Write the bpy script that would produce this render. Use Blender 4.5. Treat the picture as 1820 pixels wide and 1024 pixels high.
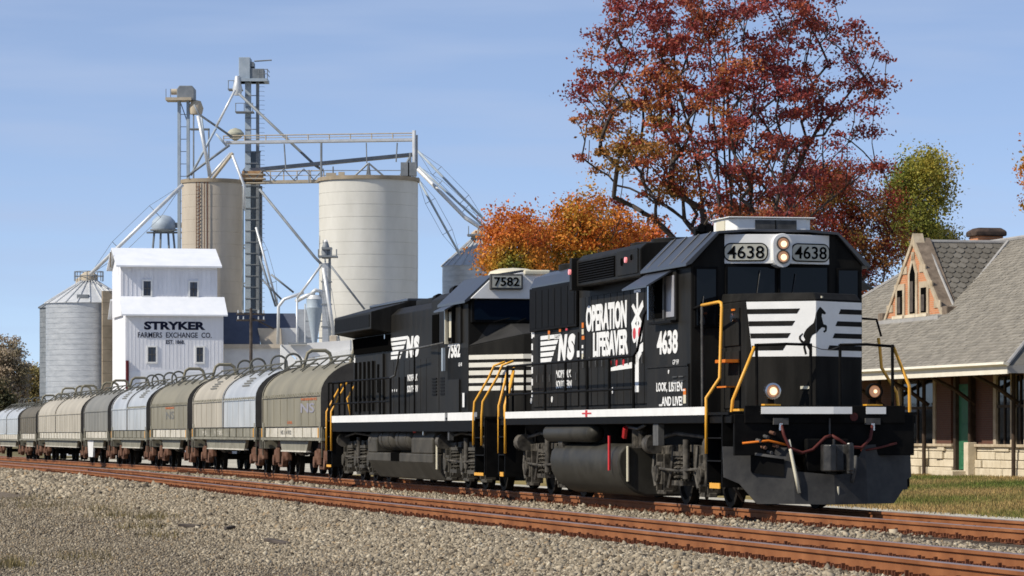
import bpy, bmesh, math, random
import numpy as np
from mathutils import Vector, Matrix

random.seed(7)
RNG = np.random.default_rng(7)
for o in list(bpy.data.objects):
    bpy.data.objects.remove(o, do_unlink=True)
SC = bpy.context.scene
COL = SC.collection

# ------------------------------------------------------------------ camera, sky, sun, exposure
F = 6350.0                      # focal length in photo pixels
HC = 1.215                      # eye height above the rail heads
cam = bpy.data.cameras.new("camera")
cam.sensor_width = 36.0
cam.lens = 36.0 * F / 1820.0
cam.shift_y = 257.0 / 1820.0    # lens rise, keeps the uprights upright
cam.clip_start, cam.clip_end = 1.0, 6000.0
camo = bpy.data.objects.new("camera", cam)
camo.location = (0, 0, HC)
camo.rotation_euler = (math.radians(90), 0, 0)
COL.objects.link(camo)
SC.camera = camo

SUN_EL = 41.0
SUN_DIR = Vector((-0.9135 * math.cos(math.radians(SUN_EL)), -0.4067 * math.cos(math.radians(SUN_EL)), math.sin(math.radians(SUN_EL))))
world = bpy.data.worlds.new("World")
SC.world = world
world.use_nodes = True
wn, wl = world.node_tree.nodes, world.node_tree.links
sky = wn.new("ShaderNodeTexSky")
sky.sky_type = 'NISHITA'
sky.sun_disc = False
sky.sun_elevation = math.radians(SUN_EL)
sky.sun_rotation = math.radians(246.0)
sky.altitude = 200.0
sky.air_density = 0.4
sky.dust_density = 0.0
sky.ozone_density = 3.0
tint = wn.new("ShaderNodeMix"); tint.data_type = 'RGBA'; tint.blend_type = 'MULTIPLY'
tint.inputs['Factor'].default_value = 1.0
tint.inputs['B'].default_value = (1.06, 0.96, 0.90, 1)
# thin high cirrus, a few per cent brighter than the blue
tc = wn.new("ShaderNodeTexCoord")
mp = wn.new("ShaderNodeMapping"); mp.inputs['Scale'].default_value = (7, 7, 60)
nz = wn.new("ShaderNodeTexNoise"); nz.inputs['Scale'].default_value = 1.6; nz.inputs['Detail'].default_value = 3; nz.inputs['Roughness'].default_value = 0.45
cr = wn.new("ShaderNodeMapRange"); cr.inputs['From Min'].default_value = 0.45; cr.inputs['From Max'].default_value = 0.85
cr.inputs['To Min'].default_value = 0.32; cr.inputs['To Max'].default_value = 0.80
cloud = wn.new("ShaderNodeMix"); cloud.data_type = 'RGBA'
cloud.inputs['B'].default_value = (2.85, 3.55, 5.0, 1)
bg = wn["Background"]
bg.inputs['Strength'].default_value = 0.158
wl.new(sky.outputs['Color'], tint.inputs['A'])
wl.new(tc.outputs['Generated'], mp.inputs['Vector'])
wl.new(mp.outputs['Vector'], nz.inputs['Vector'])
wl.new(nz.outputs['Fac'], cr.inputs['Value'])
wl.new(cr.outputs['Result'], cloud.inputs['Factor'])
wl.new(tint.outputs['Result'], cloud.inputs['A'])
wl.new(cloud.outputs['Result'], bg.inputs['Color'])

sun = bpy.data.lights.new("sun", 'SUN')
sun.energy = 5.0
sun.angle = math.radians(0.53)
sun.color = (1.0, 0.92, 0.79)
suno = bpy.data.objects.new("sun", sun)
suno.rotation_euler = SUN_DIR.to_track_quat('Z', 'Y').to_euler()
suno.location = (-60, -20, 60)
COL.objects.link(suno)

SC.view_settings.view_transform = 'Standard'
SC.view_settings.look = 'None'
SC.view_settings.exposure = 0.0
SC.view_settings.gamma = 1.0
SC.view_settings.use_curve_mapping = False
SC.cycles.max_bounces = 6
SC.cycles.diffuse_bounces = 2
SC.cycles.filter_width = 1.65
SC.cycles.transparent_max_bounces = 6

# ------------------------------------------------------------------ frames
TA = 1390.0 / F
ANG = math.atan(TA)
CA, SA = math.cos(ANG), math.sin(ANG)
OX, OY = 17.03 - TA * 56.0, 56.0
TRK = Matrix.Translation((OX, OY, 0)) @ Matrix.Rotation(ANG - math.pi / 2, 4, 'Z')   # x towards the viewer, y away from the viewer's side

def T(x, y, z=0.0):
    return TRK @ Vector((x, y, z))

def W(px, py, D):
    """point at depth D metres that shows at photo pixel px, py"""
    return Vector(((px - 910) * D / F, D, HC - (py - 769) * D / F))

def xs(px, y):
    """track coordinate x of the line y = const at photo column px"""
    D = F * (17.03 + y / CA) / (px + 480)
    return (56 + SA * y - D) / CA

# ------------------------------------------------------------------ materials
MATS = {}
def lin(c):
    return tuple(c) + (1.0,)

def mat(name, color, rough=0.6, metal=0.0, var=0.0, vscale=3.0, color2=None, bump=0.0, bscale=40.0, spec=0.5, stretch=(1, 1, 1), detail=5.0, emit=None, estr=0.0, coat=0.0, world=False):
    m = bpy.data.materials.new(name)
    m.use_nodes = True
    n, l = m.node_tree.nodes, m.node_tree.links
    b = n["Principled BSDF"]
    b.inputs['Base Color'].default_value = lin(color)
    b.inputs['Roughness'].default_value = rough
    b.inputs['Metallic'].default_value = metal
    if rough >= 0.5 and spec == 0.5: spec = 0.12
    b.inputs['Specular IOR Level'].default_value = spec
    if coat: b.inputs['Coat Weight'].default_value = coat
    if emit:
        b.inputs['Emission Color'].default_value = lin(emit); b.inputs['Emission Strength'].default_value = estr
    if var or color2 or bump:
        tcn = n.new("ShaderNodeTexCoord"); mpn = n.new("ShaderNodeMapping")
        mpn.inputs['Scale'].default_value = stretch
        l.new(n.new("ShaderNodeNewGeometry").outputs['Position'] if world else tcn.outputs['Object'], mpn.inputs['Vector'])
    if var or color2:
        t = n.new("ShaderNodeTexNoise"); t.inputs['Scale'].default_value = vscale; t.inputs['Detail'].default_value = detail; t.inputs['Roughness'].default_value = 0.62
        l.new(mpn.outputs['Vector'], t.inputs['Vector'])
        r = n.new("ShaderNodeValToRGB")
        c2 = color2 or tuple(min(1, c * (1 + var)) for c in color)
        c1 = color if color2 else tuple(c * (1 - var) for c in color)
        r.color_ramp.elements[0].position = 0.34; r.color_ramp.elements[0].color = lin(c1)
        r.color_ramp.elements[1].position = 0.68; r.color_ramp.elements[1].color = lin(c2)
        l.new(t.outputs['Fac'], r.inputs['Fac']); l.new(r.outputs['Color'], b.inputs['Base Color'])
        rr = n.new("ShaderNodeMapRange"); rr.inputs['To Min'].default_value = max(0, rough - 0.08); rr.inputs['To Max'].default_value = min(1, rough + 0.1)
        l.new(t.outputs['Fac'], rr.inputs['Value']); l.new(rr.outputs['Result'], b.inputs['Roughness'])
    if bump:
        t2 = n.new("ShaderNodeTexNoise"); t2.inputs['Scale'].default_value = bscale; t2.inputs['Detail'].default_value = 4
        l.new(mpn.outputs['Vector'], t2.inputs['Vector'])
        bp = n.new("ShaderNodeBump"); bp.inputs['Strength'].default_value = bump; bp.inputs['Distance'].default_value = 0.03
        l.new(t2.outputs['Fac'], bp.inputs['Height']); l.new(bp.outputs['Normal'], b.inputs['Normal'])
    MATS[name] = m
    return m

def attr_mat(name, rough=0.8, translucent=0.0, spec=0.3):
    m = bpy.data.materials.new(name); m.use_nodes = True
    n, l = m.node_tree.nodes, m.node_tree.links
    b = n["Principled BSDF"]; b.inputs['Roughness'].default_value = rough; b.inputs['Specular IOR Level'].default_value = spec
    at = n.new("ShaderNodeAttribute"); at.attribute_name = "tint"
    l.new(at.outputs['Color'], b.inputs['Base Color'])
    if translucent:
        tr = n.new("ShaderNodeBsdfTranslucent"); mx = n.new("ShaderNodeMixShader"); mx.inputs[0].default_value = translucent
        l.new(at.outputs['Color'], tr.inputs['Color'])
        l.new(b.outputs[0], mx.inputs[1]); l.new(tr.outputs[0], mx.inputs[2]); l.new(mx.outputs[0], n["Material Output"].inputs['Surface'])
    return m

BLACK = mat("locomotive_black", (0.0115, 0.0112, 0.0105), 0.42, color2=(0.0260, 0.0248, 0.0228), vscale=2.6, stretch=(1, 1, .22), spec=0.02)
ROOFB = mat("sky_sheen_black_roof", (0.020, 0.022, 0.027), 0.33, color2=(0.036, 0.038, 0.044), vscale=1.6, spec=0.8)  # black lifted to blue-grey, sky reflection put into the base colour
BLACK2 = mat("underframe_black", (0.005, 0.005, 0.005), 0.55, color2=(0.010, 0.0095, 0.009), vscale=4, spec=0.04)
DIRTY = mat("dusty_running_gear", (0.012, 0.011, 0.0095), 0.7, color2=(0.115, 0.103, 0.085), vscale=6, spec=.06)
TANK = mat("dusty_tank", (0.026, 0.0245, 0.020), 0.5, color2=(0.052, 0.049, 0.041), vscale=2)
TANK2 = mat("olive_dusty_tank", (0.045, 0.041, 0.033), 0.6, color2=(0.082, 0.075, 0.062), vscale=2)
DIRTY2 = mat("grimy_casting", (0.030, 0.028, 0.025), 0.6, color2=(0.13, 0.118, 0.10), vscale=5)
COUPM = mat("oily_coupler_steel", (0.012, 0.012, 0.012), 0.35, color2=(0.05, 0.048, 0.045), vscale=7, spec=.4)
DARK = mat("dark_opening", (0.004, 0.004, 0.004), 0.7, spec=0.0)
WHITE = mat("white_paint", (0.74, 0.74, 0.72), 0.45, color2=(0.82, 0.82, 0.80), vscale=3)
CREAM = mat("cream_reflective", (0.62, 0.58, 0.45), 0.5)
YELLOW = mat("safety_yellow", (0.72, 0.34, 0.025), 0.45, color2=(0.80, 0.40, 0.04), vscale=6)
ORANGE = mat("orange_paint", (0.62, 0.17, 0.02), 0.5)
RED = mat("red_paint", (0.55, 0.025, 0.03), 0.45)
MAROON = mat("hose_rubber", (0.09, 0.025, 0.022), 0.5)
GLASS = mat("dark_glass", (0.004, 0.005, 0.007), 0.04, spec=0.22)
GLASSB = mat("blue_glass", (0.005, 0.010, 0.020), 0.06, spec=0.4)
NUMGLASS = mat("number_board_glass", (0.46, 0.45, 0.38), 0.3)
SASHM = mat("window_aluminium_reflection", (0.26, 0.26, 0.28), 0.4, color2=(0.36, 0.36, 0.39), vscale=2)  # sash grey with the sliding window's reflection put into the colour
CHROME = mat("bright_metal", (0.55, 0.55, 0.56), 0.25, metal=1.0)
STEELG = mat("steel_grey", (0.05, 0.05, 0.05), 0.5, color2=(0.12, 0.118, 0.112), vscale=4)
WHEELM = mat("grimy_wheel", (0.010, 0.009, 0.008), 0.6, color2=(0.03, 0.026, 0.022), vscale=5, spec=.06)
LAMP = mat("lit_lamp", (0.9, 0.8, 0.6), 0.3, emit=(1.0, 0.66, 0.34), estr=1.5)
LAMPD = mat("lamp_lens", (0.42, 0.30, 0.20), 0.15, emit=(1.0, 0.42, 0.16), estr=0.28)
REDLAMP = mat("red_marker_lens", (0.8, 0.25, 0.25), 0.2, emit=(1.0, 0.3, 0.3), estr=0.6)
RUST = mat("rail_rust", (0.165, 0.060, 0.024), 0.75, color2=(0.315, 0.132, 0.056), vscale=0.8, stretch=(1, 1, 1), bump=0.05)
RAILTOP = mat("worn_rail_head", (0.20, 0.15, 0.14), 0.38, metal=0.3, color2=(0.28, 0.20, 0.18), vscale=3)
SPIKE = mat("rusty_fastening", (0.075, 0.028, 0.016), 0.8, color2=(0.18, 0.07, 0.035), vscale=8)
TIE = mat("creosoted_timber", (0.055, 0.040, 0.030), 0.85, color2=(0.13, 0.10, 0.075), vscale=5, stretch=(1, 6, 6), bump=.3, world=True)
TRUCKRUST = mat("rusty_truck_casting", (0.085, 0.040, 0.026), 0.8, color2=(0.20, 0.115, 0.080), vscale=4)
CONC = mat("silo_concrete", (0.54, 0.53, 0.485), 0.85, color2=(0.64, 0.63, 0.585), vscale=0.5, stretch=(1, 1, .35), bump=.05, bscale=4, world=True)
CONC2 = mat("old_silo_concrete", (0.41, 0.36, 0.295), 0.85, color2=(0.51, 0.455, 0.38), vscale=0.5, stretch=(1, 1, .3), world=True)
CONC3 = mat("stained_concrete", (0.24, 0.20, 0.145), 0.9, color2=(0.36, 0.30, 0.225), vscale=1.0, world=True)
GALV = mat("galvanised_sheet", (0.40, 0.42, 0.44), 0.42, metal=0.35, color2=(0.52, 0.54, 0.56), vscale=1.2, stretch=(1, 1, 3), world=True)
GALVP = mat("galvanised_pipe", (0.55, 0.57, 0.58), 0.45, metal=0.3, color2=(0.68, 0.69, 0.70), vscale=1.5)
GALVD = mat("weathered_steel", (0.17, 0.19, 0.21), 0.55, metal=0.2, color2=(0.27, 0.29, 0.31), vscale=1.5)
BLUED = mat("blue_grey_steel", (0.30, 0.36, 0.42), 0.55, metal=0.1, color2=(0.42, 0.48, 0.54), vscale=1.0)
BEIGEM = mat("beige_steel", (0.42, 0.36, 0.27), 0.6, color2=(0.52, 0.45, 0.35), vscale=2)
HOUSEW = mat("white_siding", (0.70, 0.71, 0.75), 0.6, color2=(0.80, 0.81, 0.85), vscale=1.6, stretch=(1, 1, .18))
HOUSEROOF = mat("white_metal_roof", (0.70, 0.73, 0.78), 0.5, color2=(0.78, 0.80, 0.84), vscale=1.0)
BLUEROOF = mat("dark_blue_roof", (0.065, 0.076, 0.110), 0.6, color2=(0.090, 0.102, 0.140), vscale=0.8)
NAVY = mat("navy_lettering", (0.012, 0.014, 0.035), 0.6)
PANEGLASS = mat("window_pane", (0.05, 0.06, 0.08), 0.1)
PALEW = mat("pale_wall", (0.60, 0.60, 0.60), 0.7, color2=(0.70, 0.70, 0.69), vscale=1.0)
TANW = mat("tan_wall", (0.46, 0.40, 0.32), 0.8, color2=(0.55, 0.48, 0.39), vscale=1.4)
POLE = mat("weathered_pole", (0.06, 0.05, 0.045), 0.85, color2=(0.12, 0.10, 0.085), vscale=4)
BARK = mat("bark", (0.045, 0.035, 0.032), 0.9, color2=(0.10, 0.085, 0.078), vscale=4, stretch=(1, 1, .3))
LEAF = attr_mat("leaf", 0.6, 0.30)
STONE = attr_mat("crushed_stone", 0.9, spec=0.06)
BLADE = attr_mat("grass_blade", 0.8, 0.2)
SHINGLE = attr_mat("slate_shingle", 0.8)
LIMEST = mat("limestone", (0.52, 0.45, 0.33), 0.85, color2=(0.66, 0.585, 0.45), vscale=2.5, bump=.25, bscale=14, world=True)
TRIM = mat("weathered_stone_trim", (0.33, 0.265, 0.18), 0.85, color2=(0.52, 0.44, 0.33), vscale=2.2)
VERGE = mat("dark_verge_stone", (0.11, 0.085, 0.065), 0.9, color2=(0.24, 0.19, 0.145), vscale=2.5)
FASCIA = mat("cream_fascia", (0.66, 0.62, 0.52), 0.6, color2=(0.74, 0.70, 0.60), vscale=2)
DOORG = mat("green_door", (0.025, 0.115, 0.058), 0.5, color2=(0.040, 0.155, 0.080), vscale=3)
WOODB = mat("eave_shaded_timber", (0.045, 0.032, 0.023), 0.7, color2=(0.075, 0.054, 0.040), vscale=4)  # brown deepened, shade below the eaves put into the colour
CHIM = mat("sooty_cap", (0.035, 0.028, 0.026), 0.85, color2=(0.10, 0.07, 0.055), vscale=3)
ROOFS = mat("roof_underlay", (0.12, 0.115, 0.10), 0.85, color2=(0.17, 0.16, 0.145), vscale=3)
SLATE = mat("dark_slate", (0.115, 0.105, 0.09), 0.8, color2=(0.16, 0.148, 0.125), vscale=6)
SLATE2 = mat("light_slate", (0.15, 0.138, 0.118), 0.8, color2=(0.20, 0.185, 0.16), vscale=6)
FLASH = mat("lead_flashing", (0.30, 0.29, 0.28), 0.5, color2=(0.38, 0.37, 0.35), vscale=3)
PLOW = mat("plow_black", (0.028, 0.028, 0.029), 0.5, color2=(0.055, 0.054, 0.052), vscale=3)
NOSEG = mat("nose_grey_black", (0.030, 0.030, 0.030), 0.5, color2=(0.045, 0.044, 0.043), vscale=2)
CREAMW = mat("aged_white", (0.58, 0.56, 0.49), 0.5, color2=(0.68, 0.66, 0.60), vscale=3)
HOODEND = mat("shaded_hood_end", (0.060, 0.056, 0.052), 0.7, color2=(0.105, 0.098, 0.088), vscale=2)  # dark bulkhead brown, with the shade on the ends put into it
ROOFPIPE = mat("weathered_roof_pipe", (0.075, 0.075, 0.065), 0.7, color2=(0.13, 0.13, 0.115), vscale=3)
HOOD_TAN = mat("hood_tan", (0.180, 0.165, 0.120), 0.5, color2=(0.255, 0.235, 0.175), vscale=.9, stretch=(1, 1, .5))
HOOD_SIL = mat("hood_silver", (0.45, 0.46, 0.45), 0.38, metal=.35, color2=(0.62, 0.63, 0.62), vscale=.9, stretch=(1, 1, .5))
HOOD_BEI = mat("hood_beige", (0.33, 0.30, 0.24), 0.5, color2=(0.44, 0.405, 0.335), vscale=.9, stretch=(1, 1, .5))
HOOD_GRY = mat("hood_grey", (0.175, 0.17, 0.15), 0.5, color2=(0.235, 0.23, 0.205), vscale=.9, stretch=(1, 1, .5))
HOOD_BRN = mat("hood_brown", (0.10, 0.088, 0.062), 0.55, color2=(0.15, 0.132, 0.10), vscale=.9, stretch=(1, 1, .5))
SILLC = mat("sill_cream", (0.42, 0.395, 0.33), 0.6, color2=(0.60, 0.57, 0.50), vscale=2.5)
SILLG = mat("sill_olive", (0.17, 0.16, 0.125), 0.6, color2=(0.27, 0.26, 0.21), vscale=2.5)
GRIME = mat("faded_stencil", (0.17, 0.17, 0.16), 0.7)
STENO = mat("orange_stencil", (0.50, 0.16, 0.07), 0.6)
STENB = mat("violet_stencil", (0.27, 0.265, 0.31), 0.6)

def brick_mat(name, c1, c2, mortar, scale):
    m = bpy.data.materials.new(name); m.use_nodes = True
    n, l = m.node_tree.nodes, m.node_tree.links
    b = n["Principled BSDF"]; b.inputs['Roughness'].default_value = 0.85
    tcn = n.new("ShaderNodeTexCoord"); mpn = n.new("ShaderNodeMapping")
    mpn.inputs['Rotation'].default_value = (math.radians(90), 0, 0)
    br = n.new("ShaderNodeTexBrick"); br.inputs['Scale'].default_value = scale
    br.inputs['Color1'].default_value = lin(c1); br.inputs['Color2'].default_value = lin(c2); br.inputs['Mortar'].default_value = lin(mortar)
    br.inputs['Mortar Size'].default_value = 0.012; br.inputs['Brick Width'].default_value = 0.5; br.inputs['Row Height'].default_value = 0.17
    l.new(tcn.outputs['Object'], mpn.inputs['Vector']); l.new(mpn.outputs['Vector'], br.inputs['Vector']); l.new(br.outputs['Color'], b.inputs['Base Color'])
    return m
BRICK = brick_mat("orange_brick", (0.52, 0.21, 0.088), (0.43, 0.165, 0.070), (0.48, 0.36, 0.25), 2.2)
BRICKD = brick_mat("eave_shaded_brick", (0.105, 0.036, 0.020), (0.085, 0.030, 0.017), (0.10, 0.072, 0.05), 2.2)  # darker copy of the brick, eave shade put into its colour

def gravel_mat(name, c1, c2, c3, scale):
    """bumpy crushed-stone ground: cells of different tone"""
    m = bpy.data.materials.new(name); m.use_nodes = True
    n, l = m.node_tree.nodes, m.node_tree.links
    b = n["Principled BSDF"]; b.inputs['Roughness'].default_value = 0.95; b.inputs['Specular IOR Level'].default_value = 0.04
    tcn = n.new("ShaderNodeTexCoord")
    vo = n.new("ShaderNodeTexVoronoi"); vo.inputs['Scale'].default_value = scale
    l.new(tcn.outputs['Object'], vo.inputs['Vector'])
    r = n.new("ShaderNodeValToRGB")
    r.color_ramp.elements[0].color = lin(c1); r.color_ramp.elements[1].color = lin(c3)
    e = r.color_ramp.elements.new(0.5); e.color = lin(c2)
    sp = n.new("ShaderNodeSeparateColor"); l.new(vo.outputs['Color'], sp.inputs['Color']); l.new(sp.outputs['Red'], r.inputs['Fac'])
    nz2 = n.new("ShaderNodeTexNoise"); nz2.inputs['Scale'].default_value = 0.35; nz2.inputs['Detail'].default_value = 4
    l.new(tcn.outputs['Object'], nz2.inputs['Vector'])
    mr = n.new("ShaderNodeMapRange"); mr.inputs['From Min'].default_value = 0.3; mr.inputs['From Max'].default_value = 0.7; mr.inputs['To Min'].default_value = 0.72; mr.inputs['To Max'].default_value = 1.15
    l.new(nz2.outputs['Fac'], mr.inputs['Value'])
    mx = n.new("ShaderNodeMix"); mx.data_type = 'RGBA'; mx.blend_type = 'MULTIPLY'; mx.inputs['Factor'].default_value = 1
    l.new(r.outputs['Color'], mx.inputs['A']); l.new(mr.outputs['Result'], mx.inputs['B']); l.new(mx.outputs['Result'], b.inputs['Base Color'])
    bp = n.new("ShaderNodeBump"); bp.inputs['Strength'].default_value = 0.8; bp.inputs['Distance'].default_value = 0.02; bp.invert = True
    l.new(vo.outputs['Distance'], bp.inputs['Height']); l.new(bp.outputs['Normal'], b.inputs['Normal'])
    return m
G_BALLAST = gravel_mat("ballast", (0.12, 0.102, 0.08), (0.20, 0.175, 0.14), (0.31, 0.275, 0.22), 26)
G_ROAD = gravel_mat("service_road_gravel", (0.12, 0.097, 0.073), (0.175, 0.143, 0.11), (0.27, 0.228, 0.18), 48)
G_YARD = gravel_mat("yard_gravel", (0.40, 0.37, 0.30), (0.47, 0.44, 0.37), (0.54, 0.51, 0.44), 16)
G_LAND = gravel_mat("field_soil", (0.15, 0.13, 0.07), (0.18, 0.155, 0.085), (0.21, 0.18, 0.10), 3)
G_LAWN = gravel_mat("dry_lawn", (0.15, 0.14, 0.045), (0.27, 0.205, 0.085), (0.36, 0.27, 0.125), 9)

# ------------------------------------------------------------------ mesh helpers
class MB:
    def __init__(s):
        s.v, s.f, s.m = [], [], []
        s.mi = 0
    def poly(s, pts):
        i = len(s.v); s.v += [tuple(p) for p in pts]; s.f.append(tuple(range(i, i + len(pts)))); s.m.append(s.mi); return s
    def box(s, x0, x1, y0, y1, z0, z1):
        i = len(s.v)
        s.v += [(x0, y0, z0), (x1, y0, z0), (x1, y1, z0), (x0, y1, z0), (x0, y0, z1), (x1, y0, z1), (x1, y1, z1), (x0, y1, z1)]
        for q in ((0, 3, 2, 1), (4, 5, 6, 7), (0, 1, 5, 4), (1, 2, 6, 5), (2, 3, 7, 6), (3, 0, 4, 7)):
            s.f.append(tuple(i + k for k in q)); s.m.append(s.mi)
        return s
    def prism(s, pts, axis, a, b):
        """polygon pts extruded from a to b along axis; pts are the two other coordinates in x,y,z order"""
        def P(p, c):
            return (c, p[0], p[1]) if axis == 'x' else (p[0], c, p[1]) if axis == 'y' else (p[0], p[1], c)
        i = len(s.v); n = len(pts)
        s.v += [P(p, a) for p in pts] + [P(p, b) for p in pts]
        s.f.append(tuple(range(i, i + n))); s.f.append(tuple(range(i + 2 * n - 1, i + n - 1, -1)))
        s.m += [s.mi, s.mi]
        for k in range(n):
            s.f.append((i + k, i + (k + 1) % n, i + n + (k + 1) % n, i + n + k)); s.m.append(s.mi)
        return s
    def loft(s, rings, cap=True):
        i = len(s.v); n = len(rings[0])
        for r in rings: s.v += [tuple(p) for p in r]
        for j in range(len(rings) - 1):
            for k in range(n):
                s.f.append((i + j * n + k, i + j * n + (k + 1) % n, i + (j + 1) * n + (k + 1) % n, i + (j + 1) * n + k)); s.m.append(s.mi)
        if cap:
            s.f.append(tuple(i + k for k in range(n - 1, -1, -1))); s.m.append(s.mi)
            j = len(rings) - 1
            s.f.append(tuple(i + j * n + k for k in range(n))); s.m.append(s.mi)
        return s
    def cyl(s, p0, p1, r0, r1=None, n=12, cap=True):
        r1 = r0 if r1 is None else r1
        p0, p1 = Vector(p0), Vector(p1); d = (p1 - p0).normalized()
        u = d.orthogonal().normalized(); w = d.cross(u)
        ring = lambda p, r: [p + (u * math.cos(2 * math.pi * k / n) + w * math.sin(2 * math.pi * k / n)) * r for k in range(n)]
        return s.loft([ring(p0, r0), ring(p1, max(r1, 1e-4))], cap)
    def tube(s, pts, r, n=8):
        pts = [Vector(p) for p in pts]; rings = []; u = None
        for i, p in enumerate(pts):
            a = pts[i] - pts[i - 1] if i else pts[1] - pts[0]
            b = pts[i + 1] - pts[i] if i < len(pts) - 1 else a
            d = (a.normalized() + b.normalized())
            d = d.normalized() if d.length > 1e-6 else a.normalized()
            if u is None: u = d.orthogonal().normalized()
            else:
                u = (u - d * u.dot(d)); u = u.normalized() if u.length > 1e-6 else d.orthogonal().normalized()
            w = d.cross(u)
            rr = r[i] if isinstance(r, (list, tuple)) else r
            rings.append([p + (u * math.cos(2 * math.pi * k / n) + w * math.sin(2 * math.pi * k / n)) * rr for k in range(n)])
        return s.loft(rings)
    def lathe(s, prof, c=(0, 0, 0), n=32):
        """profile (r, z) turned round the vertical axis through c"""
        rings = [[(c[0] + max(r, 1e-4) * math.cos(2 * math.pi * k / n), c[1] + max(r, 1e-4) * math.sin(2 * math.pi * k / n), c[2] + z) for k in range(n)] for r, z in prof]
        return s.loft(rings)
    def mesh(s, name):
        me = bpy.data.meshes.new(name)
        me.from_pydata(s.v, [], s.f)
        if any(s.m): me.polygons.foreach_set('material_index', s.m)
        bm = bmesh.new(); bm.from_mesh(me)
        bmesh.ops.recalc_face_normals(bm, faces=bm.faces[:])
        bm.to_mesh(me); bm.free()
        return me
    def build(s, name, mats, parent=None, bevel=0.0, smooth=False, **props):
        me = s.mesh(name)
        for m in (mats if isinstance(mats, (list, tuple)) else [mats]): me.materials.append(m)
        return place(name, me, parent, bevel, smooth, **props)

def place(name, me, parent=None, bevel=0.0, smooth=False, **props):
    o = bpy.data.objects.new(name, me); COL.objects.link(o)
    if parent is not None: o.parent = parent
    if smooth:
        me.polygons.foreach_set('use_smooth', [True] * len(me.polygons))
        me.update()
        if smooth != 'all':
            try:
                me.set_sharp_from_angle(angle=math.radians(38))
            except Exception: pass
    if bevel:
        b = o.modifiers.new("bevel", 'BEVEL'); b.width = bevel; b.segments = 2; b.limit_method = 'ANGLE'; b.angle_limit = math.radians(40)
    for k, v in props.items(): o[k] = v
    return o

def thing(name, label, cat, loc=(0, 0, 0), rotz=0.0, group=None):
    o = bpy.data.objects.new(name, None); COL.objects.link(o)
    o.empty_display_size = 0.3
    o.location = loc; o.rotation_euler = (0, 0, rotz)
    o['label'] = label; o['category'] = cat
    if group: o['group'] = group
    return o

def dup(root, label=None, loc=None, rotz=None):
    r = root.copy(); COL.objects.link(r)
    if label: r['label'] = label
    if loc is not None: r.location = loc
    if rotz is not None: r.rotation_euler = (0, 0, rotz)
    for ch in list(root.children):
        c = ch.copy(); COL.objects.link(c); c.parent = r
        for g in list(ch.children):
            d = g.copy(); COL.objects.link(d); d.parent = c
    return r

def text_mesh(body, w, h, bold=0.0, shear=0.0, ext=0.006, condensed=False):
    """built-in font lettering, fitted to a box w by h with its lower left corner at 0,0, in the x,y plane"""
    c = bpy.data.curves.new("lettering", 'FONT')
    c.body = body; c.extrude = 0.02; c.offset = bold; c.shear = shear; c.resolution_u = 3; c.size = 1
    c.space_line = 0.85
    o = bpy.data.objects.new("lettering", c); COL.objects.link(o)
    dg = bpy.context.evaluated_depsgraph_get(); dg.update()
    me = bpy.data.meshes.new_from_object(o.evaluated_get(dg))
    bpy.data.objects.remove(o, do_unlink=True); bpy.data.curves.remove(c)
    n = len(me.vertices); co = np.empty(n * 3); me.vertices.foreach_get('co', co); co = co.reshape(-1, 3)
    lo, hi = co.min(0), co.max(0)
    co[:, 0] = (co[:, 0] - lo[0]) / (hi[0] - lo[0]) * w
    co[:, 1] = (co[:, 1] - lo[1]) / (hi[1] - lo[1]) * h
    co[:, 2] = (co[:, 2] - lo[2]) / (hi[2] - lo[2]) * ext
    me.vertices.foreach_set('co', co.ravel()); me.materials.clear(); me.update()
    return me

def lettering(body, w, h, mtx, m, parent, **kw):
    me = text_mesh(body, w, h, **kw)
    me.transform(mtx); me.materials.append(m)
    return place('lettering', me, parent)

def side_frame(x, y, z):       # text on a face that looks towards -y: right is +x
    return Matrix(((1, 0, 0, x), (0, 0, -1, y), (0, 1, 0, z), (0, 0, 0, 1)))
def frame(o, u, v):
    u, v = Vector(u).normalized(), Vector(v).normalized(); n = u.cross(v); o = Vector(o)
    return Matrix(((u.x, v.x, n.x, o.x), (u.y, v.y, n.y, o.y), (u.z, v.z, n.z, o.z), (0, 0, 0, 1)))

def decal(pts, y, m, parent, name='decal', t=0.006):
    return MB().prism(pts, 'y', y, y - t).build(name, m, parent)

def rect(x0, x1, z0, z1):
    return [(x0, z0), (x1, z0), (x1, z1), (x0, z1)]

# ------------------------------------------------------------------ ground
PROF = [(-400, -0.62), (-14, -0.58), (-9.4, -0.53), (-8.0, -0.44), (-6.75, -0.215), (-6.2, -0.19), (1.9, -0.19), (3.3, -0.50), (10, -0.48), (25, -0.28), (600, -0.28)]
PY = np.array([p[0] for p in PROF]); PZ = np.array([p[1] for p in PROF])
def zprof(y): return float(np.interp(y, PY, PZ))
GRADE = 0.0026
def drop(x): return -GRADE * np.maximum(0.0, -x - 60.0)

def strip(name, m, y0, y1, x0, x1, dz=0.0, nx=40, ny=10):
    ys = sorted(set([y0, y1] + [p for p in PY if y0 < p < y1] + list(np.linspace(y0, y1, ny))))
    xv = np.linspace(x0, x1, nx)
    xv = np.array(sorted(set(list(xv) + [-60.0]))) if x0 < -60 < x1 else xv
    nx = len(xv)
    v = [tuple(T(x, y, zprof(y) + dz + drop(x))) for x in xv for y in ys]
    n = len(ys)
    f = [(i * n + j, (i + 1) * n + j, (i + 1) * n + j + 1, i * n + j + 1) for i in range(nx - 1) for j in range(n - 1)]
    me = bpy.data.meshes.new(name); me.from_pydata(v, [], f); me.materials.append(m)
    me.update()
    if me.polygons[0].normal.z < 0: me.flip_normals()
    return place(name, me, kind='structure')

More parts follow.
